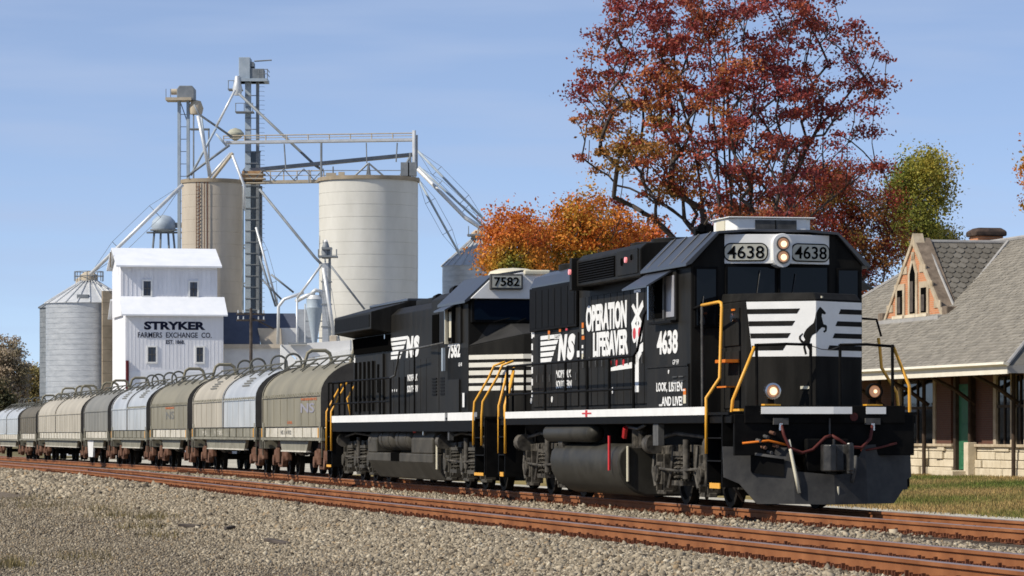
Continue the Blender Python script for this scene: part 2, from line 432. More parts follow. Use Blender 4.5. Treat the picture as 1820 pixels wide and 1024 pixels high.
g = MB().poly([(-3000, -400, -0.95), (3000, -400, -0.95), (3000, 5000, -0.95), (-3000, 5000, -0.95)])
g.build('ground', G_LAND, kind='structure')
strip('service_road', G_ROAD, -300, -8.4, -420, 62)
strip('ballast_bed', G_BALLAST, -8.4, 3.3, -420, 62)
strip('gravel_yard', G_YARD, 3.3, 8.6, -420, 62)
strip('gravel_forecourt', G_YARD, 8.6, 500, -420, -97)
strip('lawn', G_LAWN, 8.6, 500, -97, 62, nx=60)

def tint_mesh(name, verts, faces_n, nper, tints, m, **props):
    """verts (N*nper,3); faces_n face index rows for one item; tints (N,3)"""
    N = len(verts) // nper
    fa = np.concatenate([np.asarray(faces_n) + i * nper for i in range(0)]) if False else (np.asarray(faces_n)[None, :, :] + (np.arange(N) * nper)[:, None, None]).reshape(-1, len(faces_n[0]))
    me = bpy.data.meshes.new(name)
    k = fa.shape[1]
    me.vertices.add(len(verts)); me.vertices.foreach_set('co', np.asarray(verts, dtype=np.float32).ravel())
    me.loops.add(fa.size); me.loops.foreach_set('vertex_index', fa.astype(np.int32).ravel())
    me.polygons.add(len(fa)); me.polygons.foreach_set('loop_start', np.arange(0, fa.size, k, dtype=np.int32))
    try: me.polygons.foreach_set('loop_total', np.full(len(fa), k, dtype=np.int32))
    except Exception: pass
    at = me.attributes.new('tint', 'FLOAT_COLOR', 'POINT')
    c = np.ones((len(verts), 4), dtype=np.float32); c[:, :3] = np.repeat(tints, nper, axis=0)
    at.data.foreach_set('color', c.ravel())
    me.materials.append(m); me.update(calc_edges=True)
    return me

def rand_rot(n):
    q = RNG.normal(size=(n, 4)); q /= np.linalg.norm(q, axis=1)[:, None]
    w, x, y, z = q.T
    return np.stack([np.stack([1 - 2 * (y * y + z * z), 2 * (x * y - z * w), 2 * (x * z + y * w)], -1),
                     np.stack([2 * (x * y + z * w), 1 - 2 * (x * x + z * z), 2 * (y * z - x * w)], -1),
                     np.stack([2 * (x * z - y * w), 2 * (y * z + x * w), 1 - 2 * (x * x + y * y)], -1)], 1)

M3 = np.array(TRK.to_3x3()); M0 = np.array(TRK.translation)
def to_world(x, y, z):
    return np.stack([x, y, z], -1) @ M3.T + M0

OCT = np.array([(1, 0, 0), (-1, 0, 0), (0, 1, 0), (0, -1, 0), (0, 0, 1), (0, 0, -1)], float)
OCTF = [(0, 2, 4), (2, 1, 4), (1, 3, 4), (3, 0, 4), (2, 0, 5), (1, 2, 5), (3, 1, 5), (0, 3, 5)]
PAL = np.array([(0.42, 0.37, 0.29), (0.33, 0.29, 0.23), (0.26, 0.228, 0.18), (0.19, 0.165, 0.13), (0.50, 0.455, 0.37), (0.11, 0.093, 0.075), (0.31, 0.24, 0.16)])
def stones(name, x, y, size, pal_w, lift=0.3, mul=1.0):
    n = len(x)
    z = np.interp(y, PY, PZ) + drop(x) + size * lift * RNG.uniform(0.2, 1.0, n)
    P = to_world(x, y, z)
    px = 910 + F * P[:, 0] / P[:, 1]; py = 769 - (P[:, 2] - HC) * F / P[:, 1]
    ok = (P[:, 1] > 30) & (px > -50) & (px < 1870) & (py < 1045)
    P, size = P[ok], size[ok]; n = len(P)
    sc = size[:, None, None] * RNG.uniform(0.6, 1.15, (n, 1, 3)) * RNG.uniform(0.75, 1.25, (n, 6, 1))
    V = OCT[None] * sc
    V = np.einsum('nij,nkj->nki', rand_rot(n), V) + P[:, None, :]
    t = np.array((1.0, 0.965, 0.90)) * PAL[RNG.choice(len(PAL), n, p=np.array(pal_w) / sum(pal_w))] * RNG.uniform(0.82, 1.14, (n, 1)) * mul
    me = tint_mesh(name, V.reshape(-1, 3), OCTF, 6, t, STONE)
    return place(name, me, kind='stuff')

def scatter(y0, y1, Dn, Df, dens):
    """even scatter over track strip y0..y1 between view depths Dn and Df"""
    xa = (56 + SA * (y0 + y1) / 2 - Df) / CA; xb = (56 + SA * (y0 + y1) / 2 - Dn) / CA
    n = int(dens * (y1 - y0) * (xb - xa))
    return RNG.uniform(xa, xb, n), RNG.uniform(y0, y1, n)
parts = [scatter(-10.4, -5.72, 33, 62, 440) + (0.029,), scatter(-9.8, -5.72, 62, 90, 230) + (0.034,), scatter(-8.9, -5.72, 90, 150, 60) + (0.06,),
         scatter(-3.2, -1.55, 40, 80, 150) + (0.034,), scatter(-3.2, -1.55, 80, 140, 60) + (0.05,), scatter(-1.5, 2.6, 48, 90, 40) + (0.038,)]
x = np.concatenate([p[0] for p in parts]); y = np.concatenate([p[1] for p in parts])
s = np.concatenate([np.full(len(p[0]), p[2]) for p in parts]) * RNG.uniform(0.6, 1.35, len(x))
keep = RNG.uniform(size=len(x)) < np.clip((y + 10.1 + 0.5 * np.sin(x * .45) + .3 * np.sin(x * 1.3)) / 2.1, 0.015, 1) ** 1.4
s = s * (1 + .7 * (RNG.uniform(size=len(x)) < .05))
stones('ballast_stones', x[keep], y[keep], s[keep], (4, 6, 6, 4, 1.6, 1.8, 1.6), mul=0.93)
parts = [scatter(-14.5, -8.2, 30, 60, 230) + (0.020,), scatter(-12.5, -8.2, 60, 95, 90) + (0.026,)]
x = np.concatenate([p[0] for p in parts]); y = np.concatenate([p[1] for p in parts])
s = np.concatenate([np.full(len(p[0]), p[2]) for p in parts]) * RNG.uniform(0.5, 1.4, len(x))
stones('road_gravel', x, y, s, (2, 4, 6, 5, 1.1, 2, 2), mul=0.86)

# weeds and scraps on the shoulder
def blades(name, P, h, tints, width=0.012):
    n = len(P)
    a = RNG.uniform(0, 2 * math.pi, n); lean = RNG.uniform(0.05, 0.6, n) * h
    d = np.stack([np.cos(a), np.sin(a), np.zeros(n)], -1)
    b = RNG.uniform(0, 2 * math.pi, n)
    e = np.stack([np.cos(b), np.sin(b), np.zeros(n)], -1)
    V = np.stack([P - d * width, P + d * width, P + e * lean[:, None] + np.array([0, 0, 1]) * h[:, None]], 1)
    me = tint_mesh(name, V.reshape(-1, 3), [(0, 1, 2)], 3, tints, BLADE)
    return place(name, me, kind='stuff')

n = 70000
D = 70 + 58 * RNG.uniform(size=n) ** 0.9
px = RNG.uniform(1440, 2000, n)
X = (px - 910) * D / F
yl = (X + TA * D - 17.03) * CA
xl = (56 + SA * yl - D) / CA
ok = (yl > 8.3 + RNG.normal(0, .25, n)) & (yl < 25.3) & (xl > -96)
xl, yl = xl[ok], yl[ok]; n = len(xl)
P = to_world(xl, yl, np.interp(yl, PY, PZ) + drop(xl) - 0.01)
gfac = np.clip((np.sin(xl * 0.5 + yl * .3) + np.sin(yl * 0.9 + 1.0 + xl * .13) + RNG.normal(0, .6, n)) * 0.35 + np.interp(yl, [8, 12, 15, 18, 22, 25], [0.15, 0.2, .45, .95, .5, .0]), 0, 1)
grn = np.array((0.115, 0.155, 0.030)); dry = np.array((0.40, 0.275, 0.115))
tt = (grn * gfac[:, None] + dry * (1 - gfac[:, None])) * RNG.uniform(0.55, 1.35, (n, 1))
blades('grass', P, RNG.uniform(0.03, 0.11, n), tt, 0.016)

wx, wy = [], []
for cx, cy, r, k in ((-16, -8.6, .55, 260), (-19, -8.9, .7, 200), (-11, -9.4, .5, 160), (-24, -8.7, .9, 220), (-6, -9.6, .4, 90), (5.8, -13.0, .35, 200), (3.5, -11.8, .5, 90), (-30, -9.3, 1.2, 200), (-38, -9.0, 1.5, 200)):
    wx.append(RNG.normal(cx, r * 1.6, k)); wy.append(RNG.normal(cy, r * .45, k))
wx, wy = np.concatenate(wx), np.concatenate(wy)
P = to_world(wx, wy, np.interp(wy, PY, PZ))
blades('dry_weeds', P, RNG.uniform(0.05, 0.2, len(P)), np.array((0.20, 0.16, 0.07)) * RNG.uniform(0.5, 1.4, (len(P), 1)), 0.008)
for k, (sx, sy, L, rz, lab) in enumerate(((0.5, -8.6, .75, .3, 'grey weathered timber scrap lying flat on the gravel at the bottom of the picture'),
                                     (-9.2, -8.7, .42, 1.1, 'small dark timber scrap beside the weeds on the stony shoulder'),
                                     (-6.9, -8.3, .34, -.6, 'short blackened timber scrap nearest the rails on the stony shoulder'))):
    p = T(sx, sy, zprof(sy) + 0.03)
    o = MB().prism([(-L / 2, -.05), (L / 2 - .06, -.06), (L / 2, .02), (L / 2 - .1, .06), (-L / 2 + .05, .05)], 'z', 0, .05).build('timber_scrap', POLE, bevel=.01)
    o.location = p; o.rotation_euler = (0.05, 0.06, rz + ANG - math.pi / 2)
    o['label'] = lab; o['category'] = 'scrap wood'; o['group'] = 'timber scraps on the gravel'

# ------------------------------------------------------------------ the two tracks
RAILP = [(-.072, -.172), (.072, -.172), (.072, -.160), (.012, -.140), (.011, -.055), (.037, -.044), (.037, -.008), (.030, 0), (-.030, 0), (-.037, -.008), (-.037, -.044), (-.011, -.055), (-.012, -.140), (-.072, -.160)]
def rail_mesh(x0, x1):
    mb = MB().prism(RAILP, 'x', x0, x1); me = mb.mesh('rail')
    me.materials.append(RUST); me.materials.append(RAILTOP)
    for p in me.polygons:
        if p.normal.z > 0.6 and p.center.z > -0.02: p.material_index = 1
    return me
RAIL_NEAR, RAIL_FAR = rail_mesh(-60, 40), rail_mesh(-420, -60.0)
for v_ in RAIL_FAR.vertices: v_.co.z += float(drop(v_.co.x))
RAIL_FAR.update()
TIE_ME = MB().box(-.115, .115, -1.3, 1.3, -.34, -.178).mesh('crosstie'); TIE_ME.materials.append(TIE)
def track(yc, name):
    root = bpy.data.objects.new(name, None); COL.objects.link(root); root.matrix_world = TRK; root['kind'] = 'structure'
    for s in (-1, 1):
        for me in (RAIL_NEAR, RAIL_FAR):
            o = place('rail', me, root); o.location = (0, yc + s * .753, 0)
    far = MB(); fast = MB(); n = 0
    xt = 24.0; rr = random.Random(int(yc * 10) + 50)
    while xt > -220:
        jx = xt + rr.uniform(-.03, .03); jy = yc + rr.uniform(-.05, .05)
        if n < 150:
            o = place('crosstie', TIE_ME, root); o.location = (jx, jy, float(drop(jx)) + rr.uniform(-.012, .0)); o.rotation_euler = (0, 0, rr.uniform(-.012, .012))
        else:
            far.box(jx - .115, jx + .115, jy - 1.3, jy + 1.3, -.34 + float(drop(jx)), -.178 + float(drop(jx)))
        if xt > -75:
            for s in (-1, 1):
                ry = yc + s * .753
                fast.box(jx - .1, jx + .1, ry - .19, ry + .19, -.182, -.168)
                for q in (-1, 1):
                    fast.box(jx - .06, jx - .025, ry + q * .10 - .018, ry + q * .10 + .018, -.17, -.125 + rr.uniform(0, .03))
                    fast.box(jx + .03, jx + .06, ry + q * .085 - .018, ry + q * .085 + .018, -.17, -.135 + rr.uniform(0, .02))
                    fast.box(jx + q * .155 - .018, jx + q * .155 + .018, ry - .11, ry + .11, -.195, -.14 + rr.uniform(0, .012))
        xt -= 0.5; n += 1
    far.build('distant_crossties', TIE, root, kind='stuff')
    fast.build('rail_fastenings', SPIKE, root, kind='stuff')
    return root
track(0.0, 'railway_track')
track((12.17 - 17.03) * CA, 'railway_track')

# ------------------------------------------------------------------ rolling stock helpers (track frame: x forward, y to the far side, z above rail)
def wheelset(mb, x, r=.5, y=.72):
    for s in (-1, 1):
        mb.lathe_y = None
        prof = [(.0, .06), (r * .34, .06), (r * .36, .02), (r * .78, .015), (r * .84, .065), (r, .065), (r, -.045), (r + .028, -.05), (r + .028, -.075), (.0, -.075)]
        rings = [[(x + max(q, 1e-3) * math.cos(2 * math.pi * k / 28), s * (y + h), r + max(q, 1e-3) * math.sin(2 * math.pi * k / 28)) for k in range(28)] for q, h in prof]
        mb.loft(rings, cap=False)
    mb.cyl((x, -y, r), (x, y, r), .09, n=10)

def loco_truck(root, xc, axles, wb, frame_mat=DIRTY):
    """one bogie under a locomotive: sideframes, wheels, springs, journal boxes, brake gear"""
    for k in range(axles):
        x = xc + (k - (axles - 1) / 2) * wb
        m = MB(); wheelset(m, x, .51); m.build('wheelset', [WHEELM], root, smooth=True)
    span = (axles - 1) * wb / 2
    for s in (-1, 1):
        fr = MB(); y0, y1 = s * 1.02, s * 1.14
        top = .98
        prof = [(xc - span - .75, .78), (xc - span - .55, .98)]
        prof += [(xc - span * .4, 1.02), (xc + span * .4, 1.02), (xc + span + .55, .98), (xc + span + .75, .78), (xc + span + .62, .66)]
        for k in reversed(range(axles)):
            x = xc + (k - (axles - 1) / 2) * wb
            prof += [(x + .36, .70), (x + .30, .84), (x - .30, .84), (x - .36, .70)]
            if k: prof += [(x - wb * .34, .50), (x - wb * .66, .50)]
        prof += [(xc - span - .62, .66)]
        fr.prism(prof, 'y', y0, y1)
        fo = fr.build('truck_frame', frame_mat, root, bevel=.02)
        for k in range(axles):
            jb = MB()
            x = xc + (k - (axles - 1) / 2) * wb
            jb.box(x - .20, x + .20, min(s * 1.04, s * 1.26), max(s * 1.04, s * 1.26), .34, .72)
            jb.cyl((x, s * 1.22, .52), (x, s * 1.32, .52), .15, n=14)
            jb.box(x - .27, x - .22, min(s * 1.0, s * 1.24), max(s * 1.0, s * 1.24), .22, .86)
            jb.box(x + .22, x + .27, min(s * 1.0, s * 1.24), max(s * 1.0, s * 1.24), .22, .86)
            jb.box(x - .3, x + .3, min(s * 1.08, s * 1.22), max(s * 1.08, s * 1.22), .17, .24)
            jb.build('journal_box', frame_mat, fo, bevel=.015)
        sp = MB()
        for k in range(axles - 1):
            xm = xc + (k + .5 - (axles - 1) / 2) * wb
            for dx in (-.22, 0, .22):
                pts = [(xm + dx + .085 * math.cos(t * .9), s * 1.2 + .085 * math.sin(t * .9), .42 + t * .011) for t in range(0, 38)]
                sp.tube(pts, .02, 5)
            sp.box(xm - .36, xm + .36, min(s * 1.05, s * 1.3), max(s * 1.05, s * 1.3), .34, .42)
            sp.box(xm - .36, xm + .36, min(s * 1.05, s * 1.28), max(s * 1.05, s * 1.28), .83, .90)
        sp.build('spring_nest', frame_mat, fo, smooth=True, kind='stuff')
        br = MB()
        for x in (xc - span - .62, xc + span + .55):
            br.cyl((x, s * 1.24, 1.02), (x + .34, s * 1.24, 1.02), .17, n=14)
            br.cyl((x - .08, s * 1.24, 1.02), (x, s * 1.24, 1.02), .10, n=12)
        br.cyl((xc + wb * .14, s * 1.25, .45), (xc + wb * .14, s * 1.25, 1.10), .06, n=10)
        for k in range(axles):
            x = xc + (k - (axles - 1) / 2) * wb
            br.tube([(x + .62, s * 1.16, 1.0), (x + .60, s * 1.2, .55), (x + .42, s * 1.2, .30)], .035, 6)
            br.tube([(x - .62, s * 1.16, 1.0), (x - .60, s * 1.2, .55), (x - .42, s * 1.2, .30)], .035, 6)
            br.box(x + .50, x + .62, min(s * .66, s * .82), max(s * .66, s * .82), .30, .72)
        br.tube([(xc - span - .3, s * 1.27, .62), (xc, s * 1.29, .58), (xc + span + .3, s * 1.27, .64)], .022, 6)
        br.tube([(xc - span - .2, s * 1.2, 1.12), (xc - .4, s * 1.22, 1.2), (xc + span, s * 1.2, 1.14)], .03, 6)
        br.build('brake_rigging', DIRTY2, fo, smooth=True, kind='stuff')

def coupler(root, x, d=1):
    m = MB()
    m.box(min(x - d * .75, x - d * .2), max(x - d * .75, x - d * .2), -.10, .10, .68, .94)
    m.prism([(x - d * .3, -.20), (x - d * .02, -.24), (x + d * .10, -.16), (x + d * .06, -.05), (x - d * .08, -.02), (x - d * .06, .10), (x + d * .12, .13), (x + d * .10, .22), (x - d * .3, .19)], 'z', .62, 1.03)
    m.cyl((x + d * .03, .17, .58), (x + d * .03, .17, 1.06), .055, n=10)
    m.box(x - .28, x - .22, -.02, .02, .9, 1.12) if d > 0 else m.box(x + .22, x + .28, -.02, .02, .9, 1.12)
    return m.build('coupler', COUPM, root, bevel=.045)

def horse_head_bars(root, x0, x1, z0, z1, y, n=5):
    """white bars with slanting front ends"""
    h = (z1 - z0) / (n + (n - 1) * .42)
    for k in range(n):
        zb = z1 - h - k * h * 1.42
        c = x1 - (x1 - x0) * .10 * k
        decal([(x0, zb), (c - (x1 - x0) * .06, zb), (c, zb + h), (x0, zb + h)], y, WHITE, root, 'logo_stripe')

def railing(root, y, xs_, z0, ztop, zmid, m=BLACK2, r=.021, gap=()):
    for x in xs_:
        MB().cyl((x, y, z0), (x, y, ztop), r * 1.15, n=8).build('stanchion', m, root, smooth=True)
    for z in (ztop, zmid):
        MB().tube([(xs_[0], y, z), (xs_[-1], y, z)], r, 8).build('handrail', m, root, smooth=True)

def pipe_part(root, name, pts, r, m, n=8):
    return MB().tube(pts, r, n).build(name, m, root, smooth='all')

def hood_doors(root, x0, x1, z0, z1, y, n, m=BLACK, gap=.03):
    w = (x1 - x0) / n
    for k in range(n):
        a = x0 + k * w + gap / 2; b = x0 + (k + 1) * w - gap / 2
        for s in (-1, 1):
            mb = MB(); yy = s * y
            mb.box(a, b, min(yy, yy + s * .028), max(yy, yy + s * .028), z0, z1)
            d = mb.build('hood_door', m, root, bevel=.008)
            if s < 0:
                h = MB()
                h.box(b - .10, b - .06, yy - .05, yy - .028, z0 + (z1 - z0) * .35, z0 + (z1 - z0) * .45)
                h.build('latch', STEELG, d)

# ------------------------------------------------------------------ leading locomotive
def lead_locomotive():
    L = thing('diesel_locomotive', 'black leading diesel locomotive numbered 4638, headlights lit, snow plow in front', 'locomotive', group='two black diesel locomotives')
    L.matrix_world = TRK
    # frame, walkway, sill
    MB().box(-16.6, .40, -1.50, 1.50, 1.36, 1.49).build('underframe', BLACK2, L, bevel=.01)
    MB().box(-16.3, .2, -.62, .62, .95, 1.36).build('center_sill', BLACK2, L)
    MB().box(-16.62, .36, -1.535, 1.535, 1.492, 1.535).build('walkway', BLACK2, L)
    for s in (-1, 1):
        a, b = (-1.545, -1.50) if s < 0 else (1.50, 1.545)
        MB().box(-15.9, -.98, a, b, 1.495, 1.625).build('side_sill_stripe', WHITE, L)
        MB().box(-15.88, -1.0, a + .008 * (s < 0), b - .008 * (s > 0), 1.37, 1.49).build('side_skirt', BLACK2, L)
    # long hood
    hood = [(-.95, 1.535), (-.95, 4.12), (-.86, 4.30), (-.55, 4.42), (.55, 4.42), (.86, 4.30), (.95, 4.12), (.95, 1.535)]
    H = MB().prism(hood, 'x', -16.15, -4.96).build('long_hood', BLACK, L, bevel=.02)
    MB().prism([(-.965, 4.10), (-.965, 4.13), (-.87, 4.312), (-.555, 4.432), (.555, 4.432), (.87, 4.312), (.965, 4.13), (.965, 4.10), (.94, 4.12), (.85, 4.29), (.55, 4.41), (-.55, 4.41), (-.85, 4.29), (-.94, 4.12)], 'x', -16.18, -11.15).build('hood_roof', ROOFB, L)  # thin shell added to carry the sky-lit roof colour
    hood_doors(L, -11.9, -6.0, 1.72, 3.75, .955, 12)
    hood_doors(L, -15.9, -12.0, 1.72, 3.12, .955, 7)
    for s in (-1, 1):
        m = MB(); yy = s * .955
        m.box(-16.05, -12.02, min(yy, yy + s * .06), max(yy, yy + s * .06), 3.22, 4.08)
        P = m.build('radiator_intake', BLACK2, L, bevel=.015)
        for k in range(7):
            x = -15.95 + k * .55
            y2 = s * 1.016
            MB().box(x, x + .50, min(y2, y2 + s * .008), max(y2, y2 + s * .008), 3.28, 4.02).build('intake_screen', BLACK2, P)
    for s in (-1, 1):   # dynamic-brake housing that stands proud of the hood roof
        m = MB(); yy = s * .9
        prof = [(s * .5, 3.92), (s * 1.27, 3.92), (s * 1.27, 4.40), (s * 1.15, 4.50), (s * .5, 4.56)]
        B = MB().prism(prof, 'x', -10.9, -6.15).build('dynamic_brake_housing', BLACK, L, bevel=.02)
        MB().box(-10.72, -7.95, min(s * 1.262, s * 1.282), max(s * 1.262, s * 1.282), 3.99, 4.36).build('grille', DARK, B)
        for k in range(8):
            z = 4.0 + k * .045
            MB().box(-10.7, -7.97, min(s * 1.28, s * 1.292), max(s * 1.28, s * 1.292), z, z + .016).build('louver_slat', BLACK2, B)
        MB().box(-7.75, -6.28, min(s * 1.268, s * 1.286), max(s * 1.268, s * 1.286), 3.98, 4.42).build('access_panel', BLACK, B, bevel=.01)
        MB().cyl((-7.05, s * 1.28, 4.24), (-7.05, s * 1.32, 4.24), .05, n=14).build('marker_light', REDLAMP, B)
        MB().cyl((-7.38, s * 1.28, 4.22), (-7.38, s * 1.30, 4.22), .07, n=14).build('vent', DARK, B)
        MB().cyl((-6.70, s * 1.28, 4.27), (-6.70, s * 1.30, 4.27), .05, n=14).build('vent', DARK, B)
        MB().box(-11.10, -10.92, min(s * .9, s * 1.36), max(s * .9, s * 1.36), 3.86, 4.46).build('wing_plate', BLACK, L, bevel=.01)
        MB().cyl((-11.0, s * 1.36, 4.2), (-11.0, s * 1.40, 4.2), .05, n=12).build('marker_light', REDLAMP, L)
    for x in (-15.1, -13.6, -12.3):
        f = MB().lathe([(.62, 0), (.62, .12), (.56, .14), (.56, .08), (0, .07)], (x, 0, 4.41), 28).build('radiator_fan', BLACK, L, smooth=True)
        m = MB()
        for k in range(6):
            a = k * math.pi / 6; m.box(-.55, .55, -.012, .012, .125, .14) if False else m.tube([(x + .56 * math.cos(a), .56 * math.sin(a), 4.54), (x - .56 * math.cos(a), -.56 * math.sin(a), 4.54)], .012, 4)
        m.build('fan_guard', BLACK2, f)
    for x in (-9.6, -8.1):
        MB().lathe([(.55, 0), (.55, .14), (.45, .16), (0, .12)], (x, 0, 4.53), 24).build('brake_fan', BLACK, L, smooth=True)
    MB().box(-11.9, -11.3, -.34, .34, 4.41, 4.64).build('exhaust_stack', BLACK2, L, bevel=.03)
    MB().box(-6.0, -5.1, -.45, .45, 4.41, 4.60).build('roof_hatch', BLACK, L, bevel=.03)
    h = MB()
    for dy in (-.12, 0, .12): h.cyl((-5.4, dy - .35, 4.70), (-5.05, dy - .35, 4.70), .03, .075, n=10)
    h.box(-5.5, -5.35, -.5, -.2, 4.58, 4.74); h.build('air_horn', BLACK2, L)
    # cab
    cabp = [(-1.45, 1.535), (-1.45, 3.93), (-1.0, 4.43), (-.5, 4.47), (.5, 4.47), (1.0, 4.43), (1.45, 3.93), (1.45, 1.535)]
    Cb = MB().prism(cabp, 'x', -4.96, -2.16).build('cab', BLACK, L, bevel=.015)
    roofp = [(-1.56, 3.90), (-1.56, 3.95), (-1.02, 4.478), (-.5, 4.515), (.5, 4.515), (1.02, 4.478), (1.56, 3.95), (1.56, 3.90), (1.46, 3.94), (1.0, 4.435), (.5, 4.473), (-.5, 4.473), (-1.0, 4.435), (-1.46, 3.94)]
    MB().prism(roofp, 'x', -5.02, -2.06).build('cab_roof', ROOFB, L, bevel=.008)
    for k in range(4):
        x = -4.7 + k * .75
        for s in (-1, 1):
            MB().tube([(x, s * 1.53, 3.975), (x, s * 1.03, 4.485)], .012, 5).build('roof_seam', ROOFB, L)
    for s in (-1, 1):   # side windows
        y = s * 1.45
        fr = MB().box(-4.42, -2.92, min(y, y + s * .05), max(y, y + s * .05), 3.06, 3.88).build('window_frame', BLACK, L, bevel=.01)
        MB().box(-4.34, -3.62, min(y + s * .04, y + s * .056), max(y + s * .04, y + s * .056), 3.12, 3.80).build('window_opening', DARK, fr)
        MB().box(-3.60, -3.00, min(y + s * .04, y + s * .060), max(y + s * .04, y + s * .060), 3.12, 3.80).build('pane', SASHM, fr)
        MB().box(-4.36, -4.28, min(y + s * .05, y + s * .16), max(y + s * .05, y + s * .16), 3.10, 3.76).build('wind_deflector', CHROME, fr)
        MB().box(-3.58, -3.50, min(y + s * .05, y + s * .10), max(y + s * .05, y + s * .10), 3.10, 3.80).build('sash', STEELG, fr)
        MB().box(-4.40, -2.95, min(y + s * .05, y + s * .13), max(y + s * .05, y + s * .13), 3.02, 3.06).build('arm_rest', BLACK2, fr)
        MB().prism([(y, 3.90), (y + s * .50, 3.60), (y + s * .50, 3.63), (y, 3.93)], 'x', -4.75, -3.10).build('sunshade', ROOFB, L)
    # cab front windows, numberboard, headlight
    def fwin(y0, y1, z0, z1, x=-2.16):
        f_ = MB().box(x, x + .03, y0 - .04, y1 + .04, z0 - .04, z1 + .04).build('window_frame', BLACK2, L, bevel=.008)
        MB().box(x + .028, x + .036, y0, y1, z0, z1).build('windshield', GLASS, f_)
    fwin(-.84, -.05, 3.46, 3.90); fwin(.05, .84, 3.46, 3.90)
    fwin(-1.36, -1.04, 2.95, 3.86); fwin(1.04, 1.36, 2.95, 3.86)
    for y, z0, z1 in ((-1.30, 2.98, 3.42), (-.35, 3.48, 3.85), (.25, 3.48, 3.8)):
        MB().tube([(-2.10, y, z0), (-2.09, y + .05, z1)], .010, 5).build('wiper', STEELG, L)
    NB = []
    for s in (-1, 1):
        o3 = Vector((-2.17, s * .92, 3.955)); e3 = Vector((-1.92, s * .04, 3.955))
        pl = [(-2.17, s * .92), (-1.92, s * .03), (-2.17, s * .03)]
        b = MB().prism(pl, 'z', 3.955, 4.43).build('number_board', WHITE, L, bevel=.006)
        u = (e3 - o3) if s < 0 else (o3 - e3)
        st = o3 if s < 0 else e3
        Wd = u.length
        M = frame(st, u, (0, 0, 1))
        a0, a1 = (.04, .72) if s < 0 else (.16, .86)
        def rr(x0, x1, z0, z1, rad, zz, t):
            pts = []
            for cx, cz, q in ((x1 - rad, z1 - rad, 0), (x0 + rad, z1 - rad, 1), (x0 + rad, z0 + rad, 2), (x1 - rad, z0 + rad, 3)):
                for k in range(6):
                    an = math.pi / 2 * (q + k / 5); pts.append((cx + rad * math.cos(an), cz + rad * math.sin(an)))
            return MB().prism(pts, 'z', zz, zz + t)
        me = rr(a0 - .02, a1 + .02, .035, .335, .12, 0.002, .012); q = me.mesh('bezel'); q.transform(M); q.materials.append(BLACK2); place('bezel', q, b)
        me = rr(a0, a1, .055, .315, .10, 0.012, .008); q = me.mesh('glass'); q.transform(M); q.materials.append(NUMGLASS); place('glass', q, b)
        me = text_mesh("4638", (a1 - a0) - .085, .205, bold=.008); me.transform(M @ Matrix.Translation((a0 + .042, .082, .021))); me.materials.append(DARK); place('lettering', me, b)
    hp = []
    for k in range(24):
        an = 2 * math.pi * k / 24; cz = 4.275 if math.sin(an) >= 0 else 4.05
        hp.append((.165 * math.cos(an), cz + .165 * math.sin(an)))
    HL = MB().prism(hp, 'x', -2.1, -1.84).build('headlight_housing', WHITE, L, bevel=.01)
    for z in (4.275, 4.06):
        MB().lathe([(.115, 0), (.115, .03), (.10, .035), (.095, .0)], (0, 0, 0), 24).mesh
        r_ = MB().cyl((-1.845, 0, z), (-1.815, 0, z), .112, .105, n=24).build('lamp_rim', CHROME, HL)
        MB().cyl((-1.816, 0, z), (-1.806, 0, z), .092, .085, n=24).build('reflector', LAMPD, r_)
        MB().cyl((-1.806, .01, z - .01), (-1.798, .01, z - .01), .052, .045, n=20).build('lamp', LAMP, r_)
        MB().tube([(-1.80, .10 * math.cos(a), z + .10 * math.sin(a)) for a in np.linspace(0, 2 * math.pi, 21)], .012, 6).build('gasket', STEELG, r_)
    # air conditioner on the roof
    AC = MB().prism([(-3.42, -.72), (-2.55, -.72), (-2.40, -.60), (-2.40, .58), (-2.55, .68), (-3.42, .68)], 'z', 4.50, 4.715).build('air_conditioner', WHITE, L, bevel=.02)
    MB().box(-2.405, -2.385, -.30, .40, 4.53, 4.685).build('grille', STEELG, AC)
    MB().box(-2.395, -2.38, .035, .05, 4.53, 4.685).build('grille_bar', BLACK2, AC)
    MB().box(-3.2, -2.7, -.735, -.715, 4.52, 4.685).build('side_grille', CREAM, AC)
    MB().box(-3.46, -2.36, -.76, .72, 4.716, 4.735).build('lid', WHITE, AC, bevel=.008)
    # cab side panels, louvres, lettering
    MB().box(-4.9, -2.24, -1.475, -1.45, 1.56, 2.30).build('side_panel', BLACK, L, bevel=.01)
    MB().box(-4.9, -2.24, -1.49, -1.45, 2.30, 2.335).build('side_trim', BLACK, L)
    for x in (-3.15, -2.75):
        for z in (2.05, 2.12):
            MB().box(x, x + .28, -1.50, -1.474, z, z + .02).build('louver_slat', STEELG, L)
    for x in (-4.7, -3.9, -3.1, -2.6):
        MB().box(x, x + .3, -1.50, -1.475, 1.58, 1.62).build('tread_bracket', BLACK2, L)
    lettering("4638", 1.34, .40, side_frame(-4.30, -1.452, 2.515), WHITE, L, bold=.035)
    lettering("GP 59", .38, .085, side_frame(-3.28, -1.452, 2.33), WHITE, L)
    lettering("LOOK,", .70, .175, side_frame(-4.24, -1.477, 1.875), WHITE, L, bold=.02)
    lettering("LISTEN...", 1.02, .16, side_frame(-3.42, -1.477, 1.89), WHITE, L, bold=.02)
    lettering("...AND", .78, .155, side_frame(-4.06, -1.477, 1.655), WHITE, L, bold=.02)
    lettering("LIVE!", .60, .155, side_frame(-3.18, -1.477, 1.655), WHITE, L, bold=.02)
    MB().cyl((-3.45, -1.475, 2.22), (-3.45, -1.483, 2.22), .035, n=12).build('decal', WHITE, L)
    decal(rect(-2.52, -2.36, 1.69, 1.83), -1.476, CREAM, L); decal(rect(-2.52, -2.36, 1.83, 1.93), -1.476, ORANGE, L)
    yd = -.985
